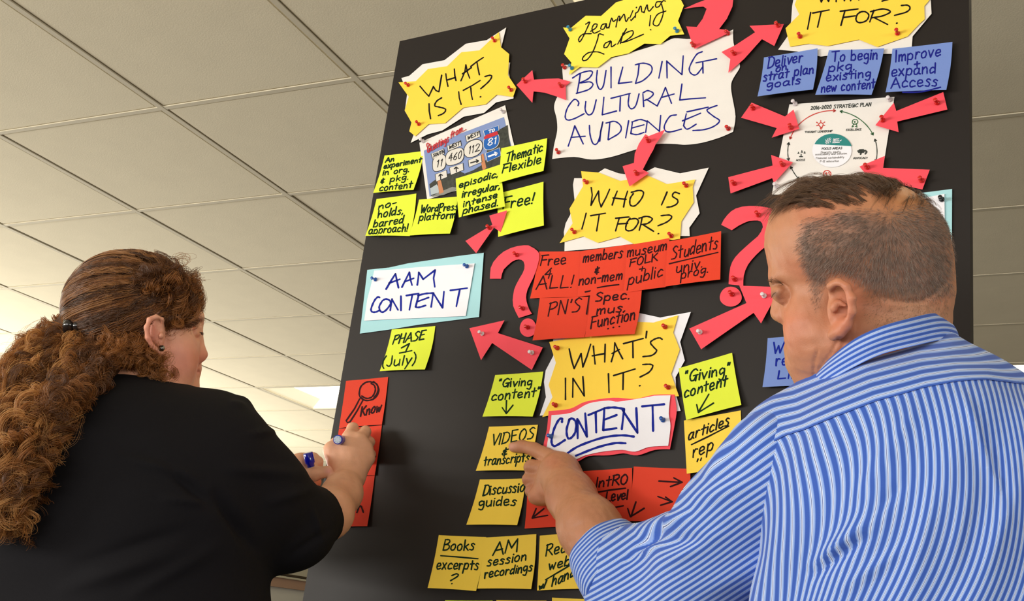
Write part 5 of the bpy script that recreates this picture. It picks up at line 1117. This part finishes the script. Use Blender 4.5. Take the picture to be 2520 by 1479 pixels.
# ------------------------------------------------------------------ the woman
wom = empty('person', c2w(K(330, 1400, 1.55)) * [1, 1, 0]); tag(wom, 'person in a black top with a long curly ponytail writing on a red note', 'person')
G = Solid()
G.el(K(325, 762, 1.625), (.083, .076, .074), .01)
G.el(K(250, 790, 1.63), (.050, .055, .055), .03)
G.el(K(432, 772, 1.655), (.036, .048, .052), .03)
G.el(K(415, 860, 1.650), (.044, .066, .052), .03)
G.el(K(434, 880, 1.615), (.030, .044, .030), .022)
G.el(K(445, 880, 1.685), (.028, .042, .030), .022)
G.rc(K(385, 900, 1.600), K(450, 955, 1.665), .022, .018, .025)
G.el(K(458, 958, 1.668), (.016, .016, .018), .015)
G.rc(K(486, 783, 1.635), K(482, 782, 1.70), .0065, .0065, .012)
G.el(K(487, 812, 1.634), (.010, .0115, .013), .010, '-'); G.el(K(478, 812, 1.700), (.010, .0115, .013), .010, '-')
G.el(K(476, 811, 1.640), (.0120,) * 3, .003); G.el(K(469, 811, 1.696), (.0120,) * 3, .003)
for _c in (K(476, 811, 1.640), K(469, 811, 1.696)): G.rc(_c + [.0105, .0046, -.008], _c + [.0112, .0046, .008], .0018, .0018, .0015, '-')
G.rc(K(484, 802, 1.628), K(489, 806, 1.645), .003, .003, .006); G.rc(K(481, 820, 1.629), K(486, 822, 1.645), .003, .003, .006)
G.rc(K(476, 822, 1.668), K(495, 872, 1.664), .0070, .0098, .010)
G.el(K(489, 880, 1.660), (.0075, .0062, .006), .006); G.el(K(486, 880, 1.684), (.0075, .0062, .006), .006)
G.el(K(495, 884, 1.664), (.0018, .0028, .0022), .001, '-')
G.el(K(476, 908, 1.675), (.0095, .0055, .018), .009); G.el(K(473, 921, 1.675), (.0085, .0058, .016), .009); G.rc(K(486, 914, 1.66), K(486, 914, 1.69), .0012, .0012, .004, '-')
G.rc(K(345, 860, 1.635), K(335, 990, 1.600), .046, .052, .03)
ez = 1.556
G.el(K(384, 822, ez + .014), (.013, .024, .009), .010)
er = [(399, 800, ez + .010), (398, 786, ez + .004), (384, 780, ez - .002), (368, 786, ez - .009), (361, 806, ez - .012), (364, 832, ez - .010), (376, 854, ez - .003), (392, 868, ez + .004), (404, 866, ez + .010)]
G.chain([(K(*p), r) for p, r in zip(er, (.0030, .0034, .0036, .0036, .0036, .0036, .0038, .0052, .0048))], .003)
G.el(K(385, 824, ez - .001), (.0068, .0110, .008), .003, '-')
G.el(K(390, 799, ez + .001), (.0052, .0080, .006), .003, '-')
G.rc(K(374, 800, ez + .000), K(372, 830, ez - .001), .0024, .0026, .003)
G.el(K(397, 826, ez + .005), (.0038, .005, .004), .003)
# trunk under the top
G.rc(K(335, 1000, 1.60), K(340, 1180, 1.56), .055, .09, .05)
G.rc(K(340, 1180, 1.56), K(345, 1750, 1.53), .10, .12, .05)
G.rc(K(200, 1120, 1.54), K(500, 1120, 1.58), .045, .045, .04)
# writing arm
G.chain([(K(540, 1130, 1.545), .042), (K(738, 1305, 1.665), .036)], .03)
G.chain([(K(738, 1305, 1.665), .036), (K(806, 1264, 1.745), .0375), (K(842, 1215, 1.825), .0300), (K(856, 1180, 1.868), .0255)], .02)
wk = {'i': (858, 1078, 1.898), 'm': (884, 1082, 1.897), 'r': (900, 1102, 1.897), 'p': (905, 1128, 1.893)}
for q, (x, y, z) in wk.items(): G.rc(K(860, 1172, 1.872), K(x, y, z), .019, .0125, .014)
G.el(K(848, 1130, 1.888), (.026, .030, .018), .016)
G.chain([(K(*wk['i']), .0118), (K(868, 1054, 1.925), .0102), (K(868, 1066, 1.948), .0090), (K(864, 1082, 1.958), .0080)], .003)
G.chain([(K(*wk['m']), .0115), (K(899, 1062, 1.922), .0100), (K(892, 1078, 1.946), .0088), (K(880, 1092, 1.957), .0078)], .003)
G.chain([(K(*wk['r']), .0112), (K(909, 1088, 1.922), .0096), (K(902, 1102, 1.944), .0085), (K(888, 1112, 1.952), .0076)], .003)
G.chain([(K(*wk['p']), .0105), (K(912, 1118, 1.915), .0088), (K(906, 1128, 1.936), .0078), (K(892, 1134, 1.944), .0070)], .003)
G.chain([(K(836, 1150, 1.882), .019), (K(818, 1108, 1.892), .0140), (K(828, 1094, 1.925), .0108), (K(850, 1088, 1.955), .0090)], .010)
# other arm: reaches forward behind the body, holding the marker cap
G.chain([(K(300, 1120, 1.62), .045), (K(470, 1290, 1.84), .040), (K(600, 1235, 1.86), .034), (K(715, 1168, 1.855), .0250)], .02)
G.el(K(742, 1152, 1.850), (.026, .026, .020), .016)
G.chain([(K(740, 1170, 1.842), .0150), (K(772, 1166, 1.838), .0115), (K(806, 1160, 1.838), .0095)], .006)
G.chain([(K(745, 1135, 1.855), .0130), (K(770, 1130, 1.868), .0105), (K(782, 1136, 1.860), .0098)], .005)
G.chain([(K(745, 1150, 1.862), .0130), (K(775, 1146, 1.878), .0100), (K(783, 1152, 1.862), .0088)], .004)
G.chain([(K(745, 1180, 1.858), .0120), (K(776, 1186, 1.872), .0095), (K(768, 1190, 1.852), .0085)], .004)
G.chain([(K(742, 1192, 1.852), .0110), (K(768, 1202, 1.862), .0088), (K(758, 1204, 1.846), .0080)], .004)
Vw, Fw = G.net(.0026); Nw = vnormals(Vw, Fw)
if ((Nw * (Vw - Vw.mean(0))).sum(1)).mean() < 0: Fw = Fw[:, ::-1]; Nw = -Nw
Vw = warp(Vw, WOMAN_WARP if 'WOMAN_WARP' in globals() else [], 40)
Qw = px_of(Vw)
C = np.tile(np.array(srgb(232, 176, 142)[:3]), (len(Vw), 1)); hd_ = Qw[:, 1] < 1000
C = tint(C, .6 * np.clip(gauss(Qw, 445, 890, 45, 45) + gauss(Qw, 372, 820, 16, 40), 0, 1), np.array(srgb(222, 132, 116)[:3]))
C = tint(C, .5 * gauss(Qw, 500, 880, 16, 12), np.array(srgb(204, 112, 92)[:3]))
C = tint(C, .9 * gauss(Qw, 496, 786, 6, 5), np.array(srgb(110, 74, 52)[:3]))
C = tint(C, .35 * gauss(Qw, 489, 915, 7, 8), np.array(srgb(190, 96, 88)[:3]))
C = tint(C, .7 * (gauss(Qw, 809, 1158, 7, 6) * (Qw[:, 0] > 700)), np.array(srgb(226, 160, 156)[:3]))
C = tint(C, .25 * np.clip(noise3(Vw, 60, 31), 0, 1), np.array(srgb(200, 128, 100)[:3]))
qmesh('body', Vw + Nw * (.0002 * noise3(Vw, 400, 14))[:, None], Fw, m_skin, wom, C)
eyeball('eye', K(476, 811, 1.640), .0112, (.85, .45, .4), wom); eyeball('eye', K(469, 811, 1.696), .0112, (.85, .45, .4), wom)
hm_lash = hairmat('lash', srgb(30, 22, 20), srgb(50, 36, 30))
strands('eyelashes', [np.array([K(487 + (i % 4), 816 + i * .9, 1.633 + .003 * i) + t * np.array([.007, .003, .002]) + np.array([0, -.002 * t * t, 0]) for t in np.linspace(0, 1, 5)]) for i in range(9)], .0005, hm_lash, wom)
# ear stud
V, f = lathe([(.0001, -.001), (.0040, 0), (.0046, .0012), (.0040, .0024), (.0026, .0030), (.0028, .0040), (.0001, .0048)], 16)
st_ = mesh('ear_stud', V, f, mat('polished_steel', srgb(150, 158, 158), .15, .6, metal=1.0), None, True); st_.location = [float(a) for a in c2w(K(398, 857, ez + .000))]
st_.rotation_euler = Vector([float(a) for a in (R @ np.array([.1, -.05, -1.]))]).to_track_quat('Z', 'Y').to_euler()
_m = st_.matrix_basis.copy(); setparent(st_, wom)
# ---- black top
m_top = mat('black_jersey', srgb(17, 16, 20), .85, .2, bump=.15, bscale=900)
TP = Solid()
TP.rc(K(235, 1090, 1.53), K(480, 1092, 1.585), .078, .066, .05)
TP.rc(K(330, 965, 1.61), K(300, 1080, 1.56), .050, .085, .05)
TP.rc(K(390, 1000, 1.625), K(530, 1050, 1.60), .034, .040, .04)
TP.rc(K(535, 1055, 1.60), K(550, 1100, 1.575), .046, .054, .03)
TP.el(K(596, 1003, 1.60), (.010, .014, .016), .010)
TP.el(K(330, 1240, 1.53), (.165, .15, .12), .05)
TP.rc(K(345, 1300, 1.54), K(340, 1700, 1.52), .155, .185, .06)
TP.rc(K(340, 1700, 1.52), K(340, 1950, 1.52), .185, .19, .06)
TP.el(K(470, 1330, 1.60), (.10, .13, .10), .06)
TP.el(K(120, 1400, 1.52), (.13, .20, .12), .06)
TP.chain([(K(540, 1125, 1.555), .066), (K(630, 1220, 1.60), .064), (K(722, 1290, 1.655), .0560)], .05)
TP.rc(K(722, 1290, 1.655), K(772, 1272, 1.715), .056, .050, .03)
TP.el(K(715, 1325, 1.64), (.050, .040, .05), .03)
cw = K(842, 1215, 1.825) - K(768, 1335, 1.665); cw /= np.linalg.norm(cw)
TP.cut(K(800, 1275, 1.722), cw + np.array([.35, .1, 0]))
TP.chain([(K(230, 1110, 1.60), .075), (K(400, 1230, 1.75), .062), (K(490, 1275, 1.83), .056)], .04)
TP.cut(K(340, 2000, 1.52), (0, .95, -.3))
Vt, Ft = TP.net(.0045); Nt = vnormals(Vt, Ft)
if ((Nt * (Vt - Vt.mean(0))).sum(1)).mean() < 0: Ft = Ft[:, ::-1]; Nt = -Nt
Vt = warp(Vt, TOP_WARP if 'TOP_WARP' in globals() else [], 60)
Qs = px_of(Vt); d_ = .0015 * noise3(Vt, 30, 40)
for f in ((280, 1120, 500, 1180, 12, .006), (400, 1140, 540, 1260, 12, -.008), (390, 1225, 530, 1240, 10, .005), (520, 1200, 640, 1370, 16, -.012), (540, 1150, 760, 1170, 14, .006), (650, 1240, 780, 1200, 12, .005), (610, 1000, 560, 990, 8, .004), (600, 1070, 690, 1060, 8, .004),
          (130, 1460, 480, 1340, 22, .006), (160, 1400, 500, 1290, 16, -.004), (300, 1479, 560, 1330, 18, .005), (760, 1230, 800, 1340, 8, .004), (700, 1380, 830, 1290, 10, -.004)):
    d_ += fold(*f)
qmesh('black_top', Vt + Nt * d_[:, None], Ft, m_top, wom)
legs(K(340, 1960, 1.52), (1, -.1), (.4, 1), mat('black_trousers', srgb(26, 26, 30), .85), mat('black_shoe', srgb(20, 19, 20), .5), wom)
# ---- hair: soft dark mass with curls on it
hb = Solid()
hb.el(K(318, 754, 1.628), (.086, .078, .079), .01)
hb.el(K(260, 790, 1.632), (.055, .058, .060), .03)
hb.el(K(425, 735, 1.655), (.034, .042, .058), .02)
hb.el(K(415, 780, 1.640), (.020, .030, .055), .02)
hb.el(K(300, 860, 1.615), (.055, .050, .050), .03)
hb.el(K(445, 900, 1.62), (.050, .075, .055), .012, '-')
hb.el(K(400, 850, 1.565), (.028, .040, .028), .010, '-')
hb.el(K(478, 800, 1.66), (.022, .045, .06), .010, '-')
hb.chain([(K(185, 808, 1.645), .016), (K(146, 852, 1.62), .026), (K(115, 920, 1.55), .030), (K(85, 1010, 1.46), .032), (K(30, 1120, 1.40), .030), (K(0, 1220, 1.39), .024), (K(-8, 1290, 1.38), .010)], .03)
hb.chain([(K(230, 850, 1.61), .024), (K(240, 900, 1.56), .024), (K(215, 950, 1.50), .018)], .03)
Vh, Fh = hb.net(.006); Nh = vnormals(Vh, Fh)
if ((Nh * (Vh - Vh.mean(0))).sum(1)).mean() < 0: Fh = Fh[:, ::-1]; Nh = -Nh
Vh = Vh + Nh * ((.004 * noise3(Vh, 110, 50) + .0025 * noise3(Vh, 260, 51)) * sstep(1.58, 1.50, Vh[:, 2]) if False else (.004 * noise3(Vh, 110, 50) + .0025 * noise3(Vh, 260, 51)) * (Vh[:, 2] < 1.54))[:, None]
qmesh('hair', Vh, Fh, mat('hair_mass', srgb(74, 46, 26), .8, .2, var=.5, vscale=120), wom)
hw1 = hairmat('auburn_hair', srgb(92, 54, 26), srgb(158, 104, 56), .3); hw2 = hairmat('golden_curls', srgb(150, 98, 48), srgb(214, 160, 100))
tie = K(180, 800, 1.652); cen = K(318, 757, 1.628); rad3 = np.array([.0885, .0800, .0815])
def onskull(u, lift): u = u / np.linalg.norm(u); return cen + u / np.linalg.norm(u / (rad3 + lift))
ut = (tie - cen); ut = ut / rad3; ut /= np.linalg.norm(ut)
paths = []
r2 = np.random.default_rng(11)
for c in range(620):
    # start on the hairline or anywhere on the scalp, run back to the tie
    while True:
        u0 = r2.normal(size=3); u0 /= np.linalg.norm(u0); q = px_of((cen + u0 * rad3)[None])[0]
        if u0[2] > .75 or (q[0] > 420 and q[1] > 790) or q[1] > 850: continue
        break
    dot = np.clip(u0 @ ut, -1, 1); om = math.acos(dot)
    if om < .25: continue
    wob = r2.normal(size=3) * .10; ph = r2.uniform(0, 6.28); lf = r2.uniform(0, .006); curly = sstep(330, 440, q[0]) * .9 + .03
    for k in range(13):
        n = 26; t = np.linspace(0, 1, n); a = np.sin((1 - t) * om) / math.sin(om); b = np.sin(t * om) / math.sin(om)
        U = a[:, None] * u0 + b[:, None] * ut + (np.sin(t * math.pi))[:, None] * wob; jj = r2.normal(size=3) * .022
        P = np.array([onskull(x + jj * 1.5 * (1 - tt ** 3), lf + .002 * math.sin(tt * 3.1)) for x, tt in zip(U, t)])
        amp = curly * .0040 * np.exp(-t * 4.0) + .00012; w_ = 26 * om
        P += amp[:, None] * np.stack([np.sin(w_ * t + ph), np.cos(w_ * t + ph), np.sin(w_ * t * .8 + ph + 1)], 1)
        P += (1 - np.minimum(1, om / 3)) * 0
        paths.append(P)
hcol = [hairmat('combed_dark', srgb(66, 40, 22), srgb(104, 66, 36), .3), hw1, hairmat('combed_light', srgb(134, 88, 46), srgb(176, 124, 72), .3)]
for q_ in range(3):
    strands('combed_back_hair', [p for k_, p in enumerate(paths) if ((k_ // 13) * 7 + (k_ // 39)) % 3 == q_], .00026, hcol[q_], wom, .7)
def curls(name, spine, nclump, nst, seed, amp, m, radius, taper=.6, over=0.0, kturn=(2.5, 6.5)):
    r3 = np.random.default_rng(seed); sp = np.array([K(x, y, z) for x, y, z, _ in spine]); wd = np.array([w for *_, w in spine]); out = []
    ss = np.linspace(0, 1, len(sp))
    def at(t): return np.stack([np.interp(t, ss, sp[:, i]) for i in range(3)], -1), np.interp(t, ss, wd)
    for c in range(nclump):
        t0 = r3.uniform(0, .82) if c > nclump * .25 else r3.uniform(0, .1); t1 = min(1.0, t0 + r3.uniform(.16, .38)); th = r3.uniform(0, 6.28); rr = math.sqrt(r3.uniform(.5, 1.2)) + over
        n = 44; t = np.linspace(t0, t1, n); ctr_, w = at(t); dirs = np.array([math.cos(th), .25 * math.sin(2 * th), -abs(math.sin(th)) if r3.random() < .8 else abs(math.sin(th))])
        base = ctr_ + dirs * (w * rr)[:, None]
        turns = r3.uniform(*kturn); ph = r3.uniform(0, 6.28); A = amp * r3.uniform(.5, 1.4); tan = sp[-1] - sp[0]; tan /= np.linalg.norm(tan); tan = tan + r3.normal(size=3) * .75; tan /= np.linalg.norm(tan); base = base + .010 * np.sin(np.linspace(0, r3.uniform(2, 7), n) + r3.uniform(0, 6.3))[:, None] * r3.normal(size=3)
        e1 = np.cross(tan, r3.normal(size=3)); e1 /= np.linalg.norm(e1); e2 = np.cross(tan, e1)
        s_ = np.linspace(0, 1, n)
        for k in range(nst):
            o = r3.normal(size=3) * .0016; dp = r3.normal() * .22; AA = A * r3.uniform(.8, 1.15); g = AA * np.minimum(1, s_ * 4)
            P = base + o + g[:, None] * (np.cos(turns * 6.28 * s_ + ph + dp)[:, None] * e1 + np.sin(turns * 6.28 * s_ + ph + dp)[:, None] * e2) + (s_ ** 2)[:, None] * r3.normal(size=3) * .004
            out.append(P)
    return out
tail = [(176, 806, 1.640, .012), (142, 850, 1.61, .036), (116, 920, 1.54, .046), (90, 1010, 1.455, .048), (34, 1115, 1.395, .044), (2, 1220, 1.385, .038), (-8, 1295, 1.375, .018)]
hg = [hairmat('curls_dark', srgb(84, 50, 24), srgb(126, 80, 40)), hairmat('curls_mid', srgb(140, 88, 42), srgb(180, 122, 66)), hairmat('curls_gold', srgb(176, 120, 62), srgb(222, 170, 108))]
for i_, (nm_, nc_) in enumerate((('dark_ringlets', 150), ('brown_ringlets', 190), ('golden_ringlets', 150))):
    strands(nm_, curls(nm_, tail, nc_, 20, 30 + i_, .0105, None, 0, kturn=(2.0, 4.5)), .00030, hg[i_], wom, .6)
under = [(220, 830, 1.595, .022), (240, 868, 1.565, .027), (232, 910, 1.52, .025), (190, 960, 1.46, .020), (140, 1010, 1.41, .012)]
strands('under_curls', curls('b', under, 70, 14, 5, .008, None, 0), .00028, hg[0], wom, .5); strands('under_curls', curls('b', under, 60, 14, 15, .008, None, 0), .00028, hg[1], wom, .5)
nape = [(290, 830, 1.565, .024), (325, 868, 1.560, .028), (365, 900, 1.570, .022), (398, 922, 1.585, .010)]
strands('nape_curls', curls('c', nape, 90, 12, 6, .006, None, 0), .00026, hg[1], wom, .5)
tmp_ = [(350, 690, 1.575, .020), (400, 680, 1.575, .020), (440, 700, 1.59, .020), (455, 735, 1.60, .020), (440, 775, 1.60, .018), (425, 800, 1.598, .010)]
strands('temple_curls', curls('d', tmp_, 95, 14, 7, .0065, None, 0), .00024, hg[0], wom, .5); strands('temple_curls', curls('d', tmp_, 55, 14, 17, .0065, None, 0, over=.1), .00024, hg[1], wom, .5)
# loose frizz round the crown and the tail
fz = []
for i in range(900):
    u0 = r2.normal(size=3); u0 /= np.linalg.norm(u0); q = px_of((cen + u0 * rad3)[None])[0]
    if q[1] > 800 or u0[2] > .6: continue
    p0 = onskull(u0, 0); n = 10; t = np.linspace(0, 1, n)[:, None]; L = r2.uniform(.008, .024); a = r2.uniform(5, 11); e = np.cross(u0, r2.normal(size=3)); e /= np.linalg.norm(e); ee = np.cross(u0, e)
    fz.append(p0 + u0 * L * .45 * t + (np.sin(a * t) * e + (1 - np.cos(a * t)) * ee) * .0032 + e * L * t * .6)
strands('frizz', fz, .00010, hw2, wom, .5)
strands('tail_frizz', curls('e', tail, 260, 3, 9, .012, None, 0, over=.25, kturn=(1, 3)), .00011, hw2, wom, .4)
# hair tie: dark beads
tb = empty('hair_tie', c2w(K(172, 800, 1.64))); tag(tb, 'dark beaded hair tie round the top of the curly ponytail', 'hair tie')
m_bead = mat('dark_bead', srgb(30, 26, 26), .12, .7)
def ball(name, c, r, m, parent, n=14):
    V, f = lathe([(r * math.sin(a), -r * math.cos(a)) for a in np.linspace(.02, math.pi - .02, n)], 18); V = [tuple(np.array(v) + c2w(c)) for v in V]
    o = mesh(name, V, f, m, None, True); setparent(o, parent); return o
ball('bead', K(170, 800, 1.565), .0085, m_bead, tb); ball('bead', K(191, 802, 1.562), .0072, m_bead, tb)
band = [K(182, 803, 1.590) + np.array([.010 * math.cos(a) * .5, .016 * math.sin(a), .020 * math.cos(a)]) for a in np.linspace(0, 2 * math.pi, 25)]
def tube(name, P, r, m, parent, n=10):
    P = [np.array(p) for p in P]; V = []; f = []
    for i, p in enumerate(P):
        t = P[min(i + 1, len(P) - 1)] - P[max(i - 1, 0)]; t /= np.linalg.norm(t); a = np.cross(t, [.3, 1, .2]); a /= np.linalg.norm(a); b = np.cross(t, a)
        for j in range(n): V.append(p + r * (a * math.cos(6.2832 * j / n) + b * math.sin(6.2832 * j / n)))
    for i in range(len(P) - 1):
        for j in range(n): f.append((i * n + j, i * n + (j + 1) % n, (i + 1) * n + (j + 1) % n, (i + 1) * n + j))
    return qmesh(name, np.array(V), np.array(f), m, parent)
tube('band', band, .0035, m_bead, tb)
# ---- the marker in her hand, and its cap in the other
def cyl(name, a, b, prof, m, parent, n=24, cap=True):
    """turned body along a->b; prof = (fraction, radius)"""
    a = np.array(a); b = np.array(b); ax = b - a; L = np.linalg.norm(ax); ax /= L; e = np.cross(ax, [0, 1, .1]); e /= np.linalg.norm(e); g = np.cross(ax, e); V = []; f = []
    for t, r in prof:
        for j in range(n): V.append(a + ax * L * t + r * (e * math.cos(6.2832 * j / n) + g * math.sin(6.2832 * j / n)))
    for i in range(len(prof) - 1):
        for j in range(n): f.append((i * n + j, i * n + (j + 1) % n, (i + 1) * n + (j + 1) % n, (i + 1) * n + j))
    o = mesh(name, [c2w(v) for v in V], [tuple(q) for q in f] + [tuple(range(n))[::-1], tuple((len(prof) - 1) * n + j for j in range(n))], m, None, False)
    for p_ in o.data.polygons: p_.use_smooth = len(p_.vertices) == 4
    setparent(o, parent); return o
mk = empty('marker', c2w(K(831, 1082, 1.868))); tag(mk, 'blue marker with a pale round end held in the hand of the woman', 'marker')
ma, mb = K(831, 1082, 1.862), K(868, 1086, 1.972)
m_bl = mat('blue_plastic', srgb(40, 52, 178), .25, .6, coat=.3); m_bd = mat('deep_blue_plastic', srgb(16, 22, 170), .18, .6, coat=.4); m_pw = mat('pale_plastic', srgb(206, 222, 240), .35, .5)
cyl('barrel', ma, mb, [(0, .0078), (.03, .0082), (.70, .0080), (.78, .0060), (.93, .0035), (.94, .0022)], m_bl, mk)
cyl('tip', ma + (mb - ma) * .94, mb, [(0, .0020), (.8, .0016), (1, .0008)], m_bd, mk)
ad = (ma - mb) / np.linalg.norm(ma - mb)
cyl('end_plug', ma - ad * .001, ma + ad * .0012, [(0, .0064), (.8, .0064), (1, .0058)], m_pw, mk)
for i in range(8):
    t = 6.283 * i / 8; e = np.cross(ad, [0, 1, .1]); e /= np.linalg.norm(e); g_ = np.cross(ad, e); c = ma + ad * .0010 + .0044 * (e * math.cos(t) + g_ * math.sin(t))
    cyl('slot', c, c + ad * .0005, [(0, .0008), (1, .0008)], mat('plug_slot', srgb(150, 176, 206), .5), mk, 8)
cp = empty('marker_cap', c2w(K(761, 1131, 1.822))); tag(cp, 'bright blue marker cap held upright between finger and thumb', 'marker cap')
ca, cb_ = K(757.5, 1114, 1.826), K(765.5, 1149, 1.826)
cyl('cap_body', ca, cb_, [(0, .0072), (.03, .0080), (.55, .0084), (.72, .0080), (.80, .0064), (1.0, .0060)], m_bd, cp)
for i in range(12):
    t = 6.283 * i / 12; ax = (cb_ - ca); e = np.cross(ax / np.linalg.norm(ax), [0, 1, .1]); e /= np.linalg.norm(e); g_ = np.cross(ax / np.linalg.norm(ax), e); off_ = .0076 * (e * math.cos(t) + g_ * math.sin(t))
    cyl('rib', ca + ax * .08 + off_, ca + ax * .68 + off_, [(0, .0004), (1, .0004)], m_bd, cp, 6)
cyl('rim', ca + (cb_ - ca) * .97, ca + (cb_ - ca) * 1.02, [(0, .0057), (1, .0057)], m_pw, cp)
